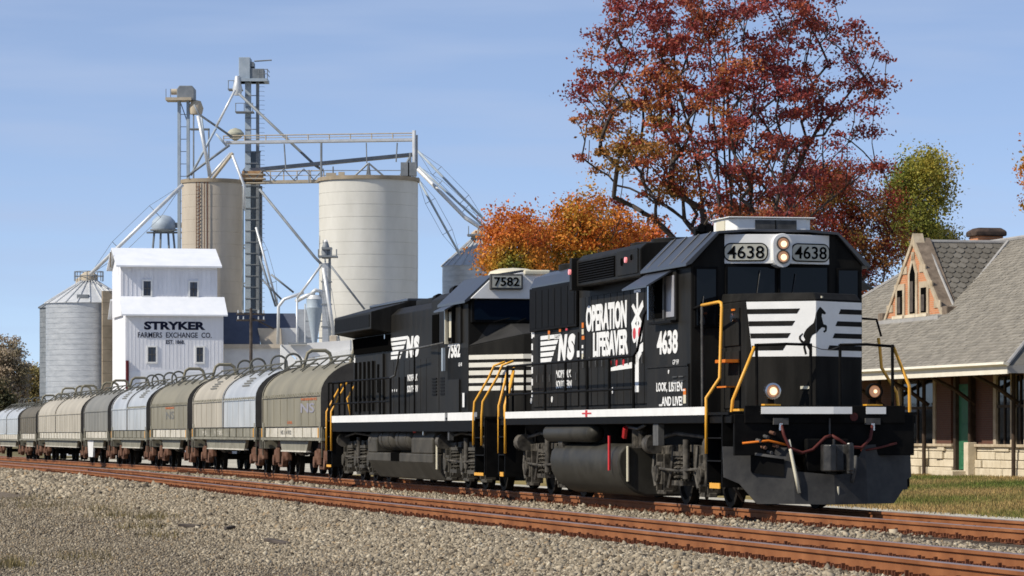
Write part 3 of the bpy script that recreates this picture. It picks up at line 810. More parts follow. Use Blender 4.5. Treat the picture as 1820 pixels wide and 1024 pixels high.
    lettering("OPERATION", 3.10, .50, side_frame(-11.32, yd, 3.09), WHITE, L, bold=.05)
    lettering("LIFESAVER", 2.66, .46, side_frame(-10.76, yd, 2.61), WHITE, L, bold=.05)
    horse_head_bars(L, -15.15, -13.45, 2.60, 3.12, yd)
    decal([(-13.95, 3.03), (-13.45, 3.03), (-13.40, 3.12), (-13.95, 3.12)], yd, WHITE, L, 'logo_stripe')
    lettering("N", .80, .50, side_frame(-13.66, yd, 2.60), WHITE, L, bold=.075, shear=.25)
    lettering("S", .68, .50, side_frame(-12.88, yd, 2.60), WHITE, L, bold=.075, shear=.2)
    decal(rect(-12.05, -11.85, 2.64, 2.76), yd, WHITE, L)
    lettering("NORFOLK", 1.25, .15, side_frame(-13.78, yd, 2.27), WHITE, L, bold=.02)
    lettering("SOUTHERN", 1.30, .15, side_frame(-13.80, yd, 2.07), WHITE, L, bold=.02)
    for k in range(6):
        zb = 3.20 - k * .235
        decal(rect(-16.12, -15.86, zb - .10, zb + .03), -.952, WHITE, L)
    for x, z, m, w, h in ((-14.5, 3.14, ORANGE, .16, .07), (-14.5, 3.03, CREAM, .16, .10), (-13.55, 3.16, ORANGE, .16, .08), (-13.0, 3.17, RED, .16, .07), (-11.66, 3.18, ORANGE, .15, .1), (-11.66, 3.06, CREAM, .15, .1), (-11.66, 2.96, ORANGE, .2, .07), (-11.66, 2.80, WHITE, .12, .06), (-11.66, 2.70, WHITE, .12, .05), (-11.66, 2.58, CREAM, .12, .11)):
        decal(rect(x, x + w, z, z + h), yd, m, L)
    for x, z in ((-14.15, 1.86), (-9.25, 1.98), (-16.0, 1.85)):
        MB().cyl((x, yd, z), (x, yd - .01, z), .06, n=14).build('decal', WHITE, L)
    # crossing signal painted on the hood
    def slat(p, q, w):
        p, q = Vector((p[0], 0, p[1])), Vector((q[0], 0, q[1])); d = (q - p).normalized(); nn = Vector((-d.z, 0, d.x)) * w / 2
        decal([((p + nn).x, (p + nn).z), ((p - nn).x, (p - nn).z), ((q - nn).x, (q - nn).z), ((q + nn).x, (q + nn).z)], yd, WHITE, L)
    slat((-7.45, 2.45), (-7.45, 3.72), .11); slat((-7.85, 3.10), (-7.05, 3.48), .13)
    decal(rect(-7.68, -7.22, 3.69, 3.74), yd, WHITE, L)
    decal([(-7.84, 3.46), (-7.72, 3.50), (-7.04, 3.12), (-7.16, 3.07)], yd - .006, WHITE, L)
    for dx in (-.19, .19):
        MB().cyl((-7.45 + dx, yd, 2.97), (-7.45 + dx, yd - .008, 2.97), .17, n=18).build('decal', WHITE, L)
        MB().cyl((-7.45 + dx, yd - .008, 2.97), (-7.45 + dx, yd - .014, 2.97), .10, n=18).build('decal', RED, L)
    decal([(-7.8, 1.93), (-7.35, 1.93), (-7.35, 2.5), (-7.05, 2.65), (-7.05, 2.8), (-7.35, 2.75), (-7.8, 2.45)], yd, WHITE, L)
    decal([(-9.55, 2.33), (-7.8, 2.36), (-7.8, 2.47), (-9.55, 2.39)], yd, WHITE, L)
    for x in (-9.42, -8.95, -8.45):
        MB().cyl((x, yd, 2.47), (x, yd - .01, 2.47), .06, n=12).build('decal', RED, L)
    decal(rect(-9.05, -8.9, 1.50, 1.62), -1.546, RED, L); decal(rect(-9.3, -8.6, 1.55, 1.575), -1.547, RED, L)
    # nose: two flat facets that meet in a ridge on the centre line
    apx, cx, hw = -.02, -.66, .95
    plan = [(-2.17, -hw), (cx, -hw), (apx, 0), (cx, hw), (-2.17, hw)]
    N = MB().prism(plan, 'z', 1.535, 3.30).build('nose', BLACK, L, bevel=.02)
    MB().loft([[(x, y, 3.30) for x, y in plan], [(-2.17, -hw + .03, 3.46), (cx - .12, -hw + .05, 3.42), (apx - .14, 0, 3.42), (cx - .12, hw - .05, 3.42), (-2.17, hw - .03, 3.46)]]).build('nose_lid', BLACK, L, bevel=.02)
    MB().box(-1.95, -1.0, -.975, -.95, 2.60, 3.2).build('side_door', BLACK, N, bevel=.01)
    MB().box(-1.95, -1.0, -.972, -.95, 1.6, 2.52).build('side_door', BLACK, N, bevel=.01)
    MB().cyl((-1.30, -.975, 3.05), (-1.30, -1.02, 3.05), .07, n=14).build('class_light', CHROME, N)
    MB().box(-1.40, -1.2, -.99, -.97, 3.16, 3.19).build('class_light_hood', ORANGE, N)
    wl = math.hypot(cx - apx, hw)
    Ml = frame((cx, -hw, 0), (apx - cx, hw, 0), (0, 0, 1)); Mr = frame((apx, 0, 0), (cx - apx, hw, 0), (0, 0, 1))
    def facet(pts, side, m, name, t0=.002, t1=.006):
        """pts in (t, z): t runs 0..1 across the facet from its left edge"""
        me = MB().prism([(t * wl, z) for t, z in pts], 'z', t0, t1).mesh(name); me.transform(Ml if side < 0 else Mr); me.materials.append(m)
        return place(name, me, N)
    facet([(.0, 3.28), (1.0, 3.28), (1.0, 2.415), (.09, 2.415)], -1, WHITE, 'nose_panel')
    facet([(.0, 3.28), (1.0, 3.28), (1.0, 2.415), (.0, 2.415)], 1, WHITE, 'nose_panel')
    for k, (a, b) in enumerate(((.773, .49), (.703, .415), (.64, .355), (.57, .24))):
        z1 = 3.165 - k * .192; z0 = z1 - .078
        l0 = .012 + k * .022
        facet([(l0, z1), (a, z1), (a - .045, z0), (l0 + .008, z0)], -1, BLACK, 'nose_stripe', .006, .010)
        facet([(b + .045, z1), (1.0, z1), (1.0, z0), (b, z0)], 1, BLACK, 'nose_stripe', .006, .010)
    horse = [(430, 196), (447, 208), (480, 240), (508, 272), (497, 290), (455, 282), (450, 315), (463, 375), (475, 418), (512, 428), (523, 450), (517, 505), (490, 527), (472, 512), (499, 490), (495, 462), (455, 458), (420, 490), (388, 530), (335, 560), (312, 600), (303, 650), (290, 692), (324, 764), (302, 768), (268, 712), (250, 676), (240, 715), (262, 800), (238, 812), (215, 720), (222, 672), (185, 655), (157, 610), (160, 572), (205, 535), (214, 542), (182, 580), (184, 612), (222, 642), (240, 622), (216, 572), (228, 530), (260, 480), (300, 445), (352, 405), (372, 345), (383, 270), (402, 235)]
    hz = [((1400 + u / 7.3125 - 1452.3), 1.215 - (520 + v / 7.3125 - 769) / 112.6) for u, v in horse]
    def clip(pts, left):
        out = []
        for i in range(len(pts)):
            p, q = pts[i - 1], pts[i]
            ip, iq = (p[0] <= 0) == left, (q[0] <= 0) == left
            if ip != iq:
                t = (0 - p[0]) / (q[0] - p[0]); out.append((0, p[1] + t * (q[1] - p[1])))
            if iq: out.append(q)
        return out
    facet([(1 + u / 127.0, z) for u, z in clip(hz, True)], -1, BLACK, 'horse_emblem', .006, .012)
    facet([(u / 84.0, z) for u, z in clip(hz, False)], 1, BLACK, 'horse_emblem', .006, .012)
    facet([(.10, 3.33), (.13, 3.33), (.13, 3.36), (.10, 3.36)], 1, CREAM, 'lid_latch', .002, .02)
    facet([(.78, 1.90), (.93, 1.90), (.93, 1.945), (.78, 1.945)], -1, CREAM, 'lid_latch', .002, .02)
    # front platform, pilot, plow
    MB().box(.36, .44, -1.46, 1.46, .86, 1.50).build('pilot_plate', BLACK2, L, bevel=.01)
    MB().box(.40, .47, -1.30, 1.30, 1.36, 1.635).build('anticlimber', BLACK2, L, bevel=.01)
    MB().prism([(.47, -1.04), (.485, -1.04), (.70, .06), (.70, .36), (.47, .36)], 'z', 1.505, 1.615).build('platform_stripe', WHITE, L)
    MB().box(.468, .478, .66, .985, 1.505, 1.615).build('platform_stripe', WHITE, L)
    MB().cyl((.468, .46, 1.46), (.485, .46, 1.46), .065, n=16).build('reflector', MAROON, L)
    for y in (-.80, .86):
        D_ = MB().lathe([(.0, 0), (.10, 0), (.128, .05), (.128, .16), (.10, .165), (.095, .12), (0, .12)], (0, 0, 0), 24); me = D_.mesh('ditch_light'); me.transform(Matrix.Translation((.16, y, 1.86)) @ Matrix.Rotation(math.radians(90), 4, 'Y')); me.materials.append(CHROME if y < 0 else BLACK2)
        d = place('ditch_light', me, L, smooth=True)
        MB().cyl((.285, y, 1.86), (.30, y, 1.86), .094, .085, n=20).build('lens', LAMPD, d)
        MB().cyl((.30, y + .01, 1.86), (.312, y + .01, 1.86), .062 if y < 0 else .03, .05 if y < 0 else .025, n=20).build('lamp', LAMP, d)
        MB().box(.12, .2, y - .05, y + .05, 1.53, 1.74).build('bracket', BLACK2, d)
        MB().box(.1, .3, y - .13, y + .13, 1.635, 1.66).build('tread_edge', YELLOW, L)
    LEAN = .14
    def blade(p, q, shape):
        """planar plow facet from p to q (x, y); shape in (t, z)"""
        f_ = lambda t, z, off: (p[0] + (q[0] - p[0]) * t + LEAN * (1.05 - z) - off, p[1] + (q[1] - p[1]) * t, z)
        A = [f_(t, z, 0) for t, z in shape]; B_ = [f_(t, z, .03) for t, z in shape]
        g_ = MB(); g_.poly(A); g_.poly(B_[::-1])
        for k in range(len(A)): g_.poly([A[k], B_[k], B_[(k + 1) % len(A)], A[(k + 1) % len(A)]])
        g_.build('plow_blade', PLOW, L)
    blade((.02, -1.53), (.56, -.56), [(0, 1.0), (1, .98), (1, .11), (.46, .11), (.22, .42), (0, .52)])
    blade((.56, -.56), (.66, .06), [(0, .62), (1, .56), (1, .10), (0, .11)])
    blade((.66, .06), (.56, .62), [(0, .56), (.45, .58), (1, 1.02), (1, .11), (0, .10)])
    blade((.56, .62), (.02, 1.53), [(0, 1.02), (1, 1.07), (1, .52), (.9, .48), (.9, .32), (.80, .32), (.58, .11), (0, .11)])
    MB().loft([[(.30, -1.16, .62), (.52, -.70, .55), (.52, -.70, .80), (.30, -1.16, .86)], [(.36, -1.16, .60), (.58, -.70, .53), (.58, -.70, .82), (.36, -1.16, .89)]]).build('plow_step', BLACK2, L)
    MB().loft([[(.33, -1.17, .87), (.58, -.69, .80), (.58, -.69, .84), (.33, -1.17, .91)], [(.42, -1.17, .87), (.66, -.69, .80), (.66, -.69, .84), (.42, -1.17, .91)]]).build('step_edge', STEELG, L)
    coupler(L, 1.15, 1)
    MB().box(.44, .60, -.34, .34, .60, 1.12).build('coupler_pocket', BLACK2, L, bevel=.02)
    pipe_part(L, 'hose', [(.50, -.73, 1.36), (.56, -.70, 1.18), (.60, -.62, .98), (.62, -.42, .90), (.62, -.25, .95), (.62, -.05, 1.14), (.60, .05, 1.17)], .026, MAROON)
    pipe_part(L, 'hose', [(.60, .06, 1.17), (.62, .18, 1.10), (.62, .34, .99), (.60, .55, .98), (.56, .70, 1.12), (.50, .76, 1.36)], .026, MAROON)
    for y in (-.73, .76):
        MB().box(.44, .52, y - .12, y + .12, 1.34, 1.44).build('hose_bracket', STEELG, L)
        MB().cyl((.50, y, 1.25), (.50, y, 1.36), .035, n=10).build('hose_fitting', CHROME, L)
    pipe_part(L, 'uncoupling_lever', [(.50, -1.35, 1.05), (.56, -.95, 1.09), (.56, -.62, 1.02)], .018, ORANGE)
    pipe_part(L, 'uncoupling_lever', [(.50, 1.15, 1.05), (.56, .85, .98), (.56, .55, .93)], .018, MAROON)
    pipe_part(L, 'brake_hose', [(.55, -.62, 1.10), (.62, -.60, .90), (.70, -.55, .55), (.72, -.50, .28)], .028, CREAM)
    pipe_part(L, 'brake_hose', [(.60, .45, .85), (.66, .43, .70), (.70, .36, .45)], .028, STEELG)
    MB().cyl((.74, .12, .14), (.74, .12, .38), .022, n=8).build('cut_lever', CREAM, L)
    MB().tube([(.5, .06, 1.19), (.5, .06, 1.44)], .014, 5).build('chain', STEELG, L)
    for k, (y, z) in enumerate(((-1.02, 1.0), (-.92, .92), (-.83, 1.02), (-.98, 1.16), (-.88, 1.22), (-1.1, 1.1))):
        MB().cyl((.44, y, z), (.56, y + .03, z - .02), .028, n=8).build('air_pipe', STEELG if k % 2 else TRUCKRUST, L)
    # step wells and grab rails
    for s in (-1, 1):
        for x0, x1, d in ((-.92, .0, 1), (-16.62, -15.98, -1)):
            w = MB()
            w.box(x0, x0 + .04, min(s * 1.15, s * 1.53), max(s * 1.15, s * 1.53), .36, 1.49)
            w.box(x1 - .04, x1, min(s * 1.15, s * 1.53), max(s * 1.15, s * 1.53), .36, 1.49)
            w.box(x0, x1, min(s * 1.12, s * 1.16), max(s * 1.12, s * 1.16), .36, 1.49)
            W_ = w.build('step_well', BLACK2, L)
            for z in (.40, .78, 1.14):
                MB().box(x0 + .03, x1 - .03, min(s * 1.16, s * 1.54), max(s * 1.16, s * 1.54), z - .02, z).build('step', BLACK2, W_)
                if z < .5: MB().box(x0 + .25, x1 - .08, min(s * 1.535, s * 1.552), max(s * 1.535, s * 1.552), z - .06, z + .025).build('tread_edge', YELLOW, W_)
    r = .026
    pipe_part(L, 'grab_rail', [(-.86, -1.55, .88), (-.86, -1.55, 1.50), (-.87, -1.55, 1.76), (-.90, -1.32, 2.08), (-.92, -1.28, 3.20), (-.95, -1.28, 3.27), (-1.05, -1.29, 3.29), (-1.75, -1.38, 3.26)], r, YELLOW, 10)
    pipe_part(L, 'grab_rail', [(-1.75, -1.38, 3.26), (-2.2, -1.40, 3.22)], r, BLACK2)
    MB().cyl((-1.78, -1.36, 1.54), (-1.74, -1.38, 3.24), .022, n=8).build('stanchion', STEELG, L, smooth=True)
    pipe_part(L, 'grab_rail', [(-.10, -1.36, .96), (-.10, -1.36, 1.46), (-.08, -1.34, 1.72), (.05, -1.02, 2.56)], r, YELLOW, 10)
    pipe_part(L, 'grab_rail', [(.10, 1.52, .95), (.10, 1.50, 1.45), (.08, 1.50, 1.95), (.02, 1.26, 2.56)], r, YELLOW, 10)
    pipe_part(L, 'grab_rail', [(-.55, 1.54, .95), (-.55, 1.54, 1.55), (-.6, 1.52, 1.85), (-.7, 1.30, 2.25), (-.72, 1.28, 2.55), (-.8, 1.28, 2.72)], r, YELLOW, 10)
    pipe_part(L, 'front_rail', [(.05, -1.02, 2.58), (.08, -.5, 2.60), (.08, -.10, 2.59)], .022, BLACK2)
    pipe_part(L, 'front_rail', [(.08, .36, 2.59), (.08, .8, 2.60), (.04, 1.26, 2.57)], .022, BLACK2)
    pipe_part(L, 'chain', [(.09, -.10, 2.57), (.1, .05, 2.52), (.1, .2, 2.51), (.09, .36, 2.57)], .008, STEELG, 5)
    for y in (-1.0, -.12, .36, 1.22):
        MB().cyl((.10, y, 1.53), (.08, y, 2.60), .026, n=8).build('stanchion', BLACK2, L, smooth=True)
    pipe_part(L, 'grab_rail', [(-2.1, 1.05, 3.0), (-1.2, 1.12, 3.05), (-.8, 1.25, 3.02), (-.72, 1.30, 2.75)], .018, BLACK2)
    MB().box(-.96, -.05, -1.50, -1.1, 2.33, 2.40).build('rail_bracket', ORANGE, L) if False else None
    MB().box(-1.6, -1.0, -1.2, -.97, 2.33, 2.38).build('platform_edge', ORANGE, L)
    MB().box(-1.5, -.95, -1.2, -.97, 1.93, 1.955).build('platform_edge', ORANGE, L)
    MB().box(-.10, .30, -1.34, -1.0, 1.55, 1.585).build('tread_edge', YELLOW, L)
    MB().box(.0, .34, -1.22, -1.0, 1.36, 1.47).build('reflective_plate', CREAM, L)
    # side railing
    sx = [-14.29, -12.52, -10.83, -9.1, -7.44, -5.72]
    railing(L, -1.50, [-15.9] + sx, 1.40, 2.53, 1.97, BLACK2, .024)
    railing(L, 1.50, [-15.9] + sx, 1.40, 2.53, 1.97, BLACK2, .024)
    pipe_part(L, 'handrail', [(-5.72, -1.50, 2.53), (-5.45, -1.50, 2.62), (-5.1, -1.47, 3.22), (-4.9, -1.47, 3.28)], .024, BLACK2)
    # rear end rails in yellow
    for y in (-1.52, -1.40):
        pipe_part(L, 'grab_rail', [(-16.62, y, .80), (-16.62, y, 1.75), (-16.75, y + .12, 2.1), (-16.85, y + .25, 2.55)], r, YELLOW)
    pipe_part(L, 'grab_rail', [(-15.96, -1.53, .80), (-15.96, -1.53, 1.75), (-16.1, -1.42, 2.0), (-16.2, -1.3, 2.45)], r, YELLOW)
    for y in (-1.2, -.5, .5, 1.2): MB().cyl((-16.75, y, 1.53), (-16.75, y, 2.5), .024, n=8).build('stanchion', BLACK2, L)
    pipe_part(L, 'handrail', [(-16.75, -1.3, 2.5), (-16.75, 1.3, 2.5)], .024, BLACK2)
    # tanks and trucks
    half = [(-.95, .10), (-1.16, .17), (-1.33, .31), (-1.43, .50), (-1.46, .70), (-1.43, .86), (-1.34, .97), (-1.18, 1.02)]
    tk = half + [(-y_, z_) for y_, z_ in reversed(half)]
    tnk = MB().prism(tk, 'x', -12.3, -7.0).build('fuel_tank', TANK, L, bevel=.04, smooth=True)
    MB().cyl((-6.985, -1.28, .36), (-6.985, -1.28, .98), .025, n=8).build('fuel_gauge', CREAM, tnk)
    MB().tube([(-7.45, -1.50, 1.16), (-7.45, -1.50, .55)], .03, 6).build('fuel_filler', RED, tnk)
    MB().tube([(-6.75, -1.40, 1.14), (-6.6, -1.42, 1.30)], .05, 6).build('fuel_cutoff', RED, tnk)
    at_ = MB().tube([(-12.75, -1.36, 1.205), (-12.68, -1.36, 1.205), (-12.6, -1.36, 1.205), (-9.05, -1.36, 1.205), (-8.97, -1.36, 1.205), (-8.9, -1.36, 1.205)], [.06, .13, .165, .165, .13, .06], 20).build('air_reservoir', TANK, L, smooth='all')
    loco_truck(L, -3.55, 2, 2.75); loco_truck(L, -13.75, 2, 2.75)
    for x in (-6.4, -5.95): MB().cyl((x, -1.25, .95), (x, -1.25, 1.30), .10, n=12).build('filter_canister', DIRTY, L)
    MB().box(-4.4, -4.05, -1.50, -1.40, 1.0, 1.36).build('hanger', STEELG, L)
    pipe_part(L, 'pipe', [(-6.8, -1.35, 1.32), (-5.9, -1.38, 1.28), (-5.4, -1.38, 1.34)], .028, STEELG)
    pipe_part(L, 'pipe', [(-2.1, -1.2, .15), (-1.9, -1.25, .5), (-1.8, -1.25, 1.2)], .03, DIRTY)
    MB().cyl((-1.62, -1.32, .62), (-1.50, -1.32, 1.08), .085, n=12).build('sand_trap', DIRTY, L)
    pipe_part(L, 'sand_pipe', [(-1.5, -1.2, .8), (-1.3, -1.0, .4), (-1.45, -.78, .12)], .025, STEELG)
    return L

# ------------------------------------------------------------------ second locomotive
def trailing_locomotive():
    L = thing('diesel_locomotive', 'black trailing diesel locomotive numbered 7582 behind the leading one, dark blue windshield', 'locomotive', group='two black diesel locomotives')
    L.matrix_world = TRK
    yS = 1.50
    MB().box(-37.7, -18.0, -1.46, 1.46, 1.34, 1.50).build('underframe', BLACK2, L)
    MB().box(-37.4, -18.2, -.6, .6, .95, 1.34).build('center_sill', BLACK2, L)
    MB().box(-37.7, -17.9, -1.53, 1.53, 1.502, 1.54).build('walkway', BLACK2, L)
    for s in (-1, 1):
        a, b = (-1.545, -1.48) if s < 0 else (1.48, 1.545)
        MB().box(-36.9, -22.05, a, b, 1.47, 1.64).build('side_sill_stripe', WHITE, L)
        MB().box(-21.75, -18.95, a, b, 1.47, 1.64).build('side_sill_stripe', WHITE, L)
        MB().box(-36.88, -18.96, a + .01 * (s < 0), b - .01 * (s > 0), 1.24, 1.468).build('side_skirt', BLACK2, L)
    # hood, radiator wings
    hood = [(-1.0, 1.54), (-1.0, 4.05), (-.8, 4.22), (.8, 4.22), (1.0, 4.05), (1.0, 1.54)]
    MB().prism(hood, 'x', -36.6, -25.2).build('long_hood', BLACK, L, bevel=.02)
    hood2 = [(-1.22, 1.54), (-1.22, 4.18), (-1.0, 4.32), (1.0, 4.32), (1.22, 4.18), (1.22, 1.54)]
    MB().prism(hood2, 'x', -25.2, -22.3).build('auxiliary_cab', BLACK, L, bevel=.02)
    for s in (-1, 1):
        rings = []
        for x, zl, zt in ((-36.75, 3.72, 4.14), (-31.4, 3.72, 4.14)):
            rings.append([(x, s * .98, zl - .10), (x, s * 1.50, zl), (x, s * 1.50, zt), (x, s * .5, zt + .28), (x, 0, zt + .30), (x, 0, zl)])
        R_ = MB().loft(rings).build('radiator_wing', BLACK, L, bevel=.015)
        MB().box(-36.6, -31.6, min(s * 1.496, s * 1.512), max(s * 1.496, s * 1.512), 3.78, 4.08).build('radiator_screen', BLACK2, R_)
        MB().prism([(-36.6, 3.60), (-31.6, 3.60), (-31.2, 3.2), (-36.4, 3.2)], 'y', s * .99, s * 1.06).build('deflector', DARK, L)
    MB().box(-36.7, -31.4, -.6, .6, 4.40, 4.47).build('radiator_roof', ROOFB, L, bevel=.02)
    MB().box(-29.8, -26.0, -.7, .7, 4.21, 4.36).build('roof_hatch', BLACK, L, bevel=.03)
    MB().cyl((-26.9, -.78, 4.28), (-26.5, -.78, 4.30), .10, n=12).build('air_horn', BLACK2, L)
    MB().cyl((-23.8, -1.0, 4.34), (-23.4, -1.0, 4.36), .10, n=12).build('roof_vent', BLACK2, L)
    for s in (-1, 1):
        y = s * 1.005
        for k in range(5):
            x = -36.4 + k * .62
            MB().box(x, x + .16, min(y, y + s * .06), max(y, y + s * .06), 1.75, 3.0).build('radiator_rib', BLACK, L, bevel=.01)
        d = MB().box(-33.2, -32.3, min(y, y + s * .05), max(y, y + s * .05), 1.62, 3.15).build('hood_door', BLACK, L, bevel=.012)
        MB().box(-33.0, -32.75, min(y + s * .05, y + s * .06), max(y + s * .05, y + s * .06), 2.2, 2.9).build('louver_panel', DARK, d)
        for k in range(9):
            x = -31.6 + k * .69
            MB().box(x + .02, x + .67, min(y, y + s * .03), max(y, y + s * .03), 1.62, 2.92).build('hood_door', BLACK, L, bevel=.008)
        y = s * 1.225
        for k in range(3):
            x = -25.1 + k * .94
            P = MB().box(x + .02, x + .90, min(y, y + s * .03), max(y, y + s * .03), 1.62, 3.95).build('hood_door', BLACK, L, bevel=.01)
            for j in range(6):
                if k < 2: MB().box(x + .2, x + .7, min(y + s * .03, y + s * .05), max(y + s * .03, y + s * .05), 2.05 + j * .07, 2.085 + j * .07).build('louver_slat', BLACK2, P)
        MB().box(-24.95, -24.2, min(y, y + s * .035), max(y, y + s * .035), 3.2, 3.85).build('filter_grille', DARK, L)
    # cab and nose
    cabp = [(-1.50, 1.54), (-1.50, 3.98), (-1.0, 4.48), (-.4, 4.58), (.4, 4.58), (1.0, 4.48), (1.50, 3.98), (1.50, 1.54)]
    MB().prism(cabp, 'x', -22.3, -19.75).build('cab', BLACK, L, bevel=.02)
    roofp = [(-1.62, 3.93), (-1.62, 3.98), (-1.03, 4.53), (-.4, 4.63), (.4, 4.63), (1.03, 4.53), (1.62, 3.98), (1.62, 3.93), (1.51, 3.99), (1.0, 4.49), (.4, 4.59), (-.4, 4.59), (-1.0, 4.49), (-1.51, 3.99)]
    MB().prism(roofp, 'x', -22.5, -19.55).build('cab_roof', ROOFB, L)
    # upper front: white band that carries the number boards
    band = [(-1.50, 4.02), (-1.04, 4.46), (-.4, 4.58), (.4, 4.58), (1.04, 4.46), (1.50, 4.02)]
    MB().prism(band, 'x', -19.75, -19.50).build('cab_brow', WHITE, L, bevel=.01)
    for s in (-1, 1):
        nb = MB().box(-19.52, -19.40, min(s * .40, s * 1.10), max(s * .40, s * 1.10), 4.21, 4.54).build('number_board', STEELG, L, bevel=.02)
        MB().box(-19.405, -19.395, min(s * .44, s * 1.06), max(s * .44, s * 1.06), 4.25, 4.50).build('glass', NUMGLASS, nb)
        y0 = -1.02 if s < 0 else .48
        me = text_mesh("7582", .54, .19, bold=.02); me.transform(frame((-19.394, y0, 4.28), (0, 1, 0), (0, 0, 1))); me.materials.append(DARK); place('lettering', me, nb)
    MB().lathe([(0, 0), (.5, 0), (.55, .05), (.5, .14), (.3, .20), (0, .22)], (-20.6, -.35, 4.50), 20).build('antenna_dome', CREAM, L, smooth=True)
    MB().box(-19.9, -19.45, -.36, .2, 4.52, 4.63).build('headlight_housing', CREAM, L, bevel=.03)
    MB().cyl((-19.45, .05, 4.36), (-19.38, .05, 4.36), .10, n=14).build('headlamp', LAMPD, L)
    for s in (-1, 1):
        f_ = MB().box(-19.76, -19.60, min(s * .04, s * 1.46), max(s * .04, s * 1.46), 3.52, 4.04).build('window_frame', BLACK2, L, bevel=.015)
        MB().box(-19.605, -19.59, min(s * .10, s * 1.40), max(s * .10, s * 1.40), 3.58, 3.99).build('windshield', GLASSB, f_)
        for y, t in ((.5, .2), (1.0, .35)):
            MB().tube([(-19.55, s * y, 3.53), (-19.55, s * (y - t), 3.62)], .014, 5).build('wiper', BLACK2, f_)
    # nose: sloping bonnet over a wedge-shaped front
    lo = [(-19.78, -1.50), (-18.35, -.62), (-18.15, 0), (-18.35, .62), (-19.78, 1.50)]
    A = [(-22.0, -1.50, 1.54)] + [(x, y, 1.54) for x, y in lo] + [(-22.0, 1.50, 1.54)]
    B_ = [(-22.0, -1.50, 3.05)] + [(x, y, z) for (x, y), z in zip(lo, (3.02, 3.25, 3.32, 3.25, 3.02))] + [(-22.0, 1.50, 3.05)]
    C_ = [(-22.0, -1.49, 3.5)] + [(-19.80, -1.47, 3.50), (-19.70, -.62, 3.52), (-19.68, 0, 3.53), (-19.70, .62, 3.52), (-19.80, 1.47, 3.50)] + [(-22.0, 1.49, 3.5)]
    MB().loft([A, B_]).build('nose', BLACK, L, bevel=.02)
    MB().loft([[(x, y, z + .004) for x, y, z in B_], C_]).build('nose_bonnet', NOSEG, L, bevel=.02)
    for i in range(4):
        p, q = Vector((lo[i][0], lo[i][1], 0)), Vector((lo[i + 1][0], lo[i + 1][1], 0)); d = q - p
        M = frame(p, d, (0, 0, 1))
        for k in range(5):
            z1 = 2.84 - k * .163
            t0 = .02 if i == 0 else 0; t1 = .98 if i == 3 else 1
            me = MB().prism([(d.length * t0, z1), (d.length * t1, z1), (d.length * t1, z1 - .095), (d.length * t0, z1 - .095)], 'z', .003, .008).mesh('nose_stripe'); me.transform(M); me.materials.append(CREAMW); place('nose_stripe', me, L)
    for s in (-1, 1):
        y = s * 1.5
        fr = MB().box(-22.15, -20.35, min(y, y + s * .05), max(y, y + s * .05), 3.12, 3.92).build('window_frame', BLACK, L, bevel=.01)
        MB().box(-22.05, -21.75, min(y + s * .04, y + s * .06), max(y + s * .04, y + s * .06), 3.2, 3.85).build('pane', GLASSB, fr)
        MB().box(-21.65, -21.05, min(y + s * .04, y + s * .06), max(y + s * .04, y + s * .06), 3.18, 3.85).build('window_opening', DARK, fr)
        MB().box(-21.45, -21.05, min(y + s * .05, y + s * .075), max(y + s * .05, y + s * .075), 3.25, 3.8).build('blind', CREAM, fr)
        for x in (-21.7, -20.98): MB().box(x, x + .07, min(y + s * .04, y + s * .12), max(y + s * .04, y + s * .12), 3.12, 3.9).build('window_post', CREAM if x < -21 else BLACK2, fr)
        MB().prism([(y, 3.96), (y + s * .30, 3.80), (y + s * .30, 3.83), (y, 3.99)], 'x', -22.0, -20.8).build('sunshade', ROOFB, L)
        MB().box(-21.9, -20.6, min(y, y + s * .03), max(y, y + s * .03), 1.62, 2.35).build('side_panel', BLACK, L, bevel=.01)
    MB().box(-22.35, -22.22, -1.56, -1.5, 2.55, 3.05).build('mirror', BLUED, L)
    lettering("7582", 1.30, .34, side_frame(-21.88, -1.503, 2.81), WHITE, L, bold=.04)
    lettering("GE 40", .36, .08, side_frame(-20.75, -1.503, 2.62), WHITE, L)
    yd = -1.04
    horse_head_bars(L, -31.4, -29.2, 2.98, 3.50, -1.003)
    lettering("N", .95, .50, side_frame(-29.45, -1.003, 2.98), WHITE, L, bold=.075, shear=.2)
    lettering("S", .78, .50, side_frame(-28.55, -1.003, 2.98), WHITE, L, bold=.075, shear=.15)
    lettering("NORFOLK", 1.25, .16, side_frame(-29.05, yd, 2.42), WHITE, L, bold=.02)
    lettering("SOUTHERN", 1.30, .16, side_frame(-29.08, yd, 2.16), WHITE, L, bold=.02)
    for k in range(3): MB().cyl((-31.0 + k * .28, yd, 2.22), (-31.0 + k * .28, yd - .01, 2.22), .035, n=10).build('decal', WHITE, L)
    decal(rect(-20.15, -19.95, 1.75, 2.05), -1.54, WHITE, L)
    for k in range(4): decal(rect(-36.58, -36.42, 2.55 + k * .22, 2.68 + k * .22), -1.012, WHITE, L)
    MB().cyl((-22.4, -1.28, 2.95), (-22.4, -1.30, 2.95), .06, n=12).build('marker_light', REDLAMP, L)
    MB().cyl((-31.9, -1.01, 3.55), (-31.9, -1.08, 3.55), .06, n=12).build('marker_light', CHROME, L)
    # rails
    xsr = [-37.0, -36.0, -35.2, -34.2, -33.0, -31.6, -30.2, -28.8]
    for s in (-1, 1):
        railing(L, s * 1.50, xsr, 1.40, 2.50, 1.95, BLACK2, .024)
        pipe_part(L, 'handrail', [(-28.8, s * 1.5, 2.50), (-28.2, s * 1.5, 2.55), (-27.9, s * 1.45, 3.10), (-25.2, s * 1.40, 3.14), (-22.3, s * 1.53, 3.16)], .024, STEELG)
        for x in (-27.9, -27.1, -26.0): MB().cyl((x, s * 1.46, 1.54), (x, s * 1.46, 3.1 if x > -27 else 2.5), .022, n=8).build('stanchion', BLACK2, L)
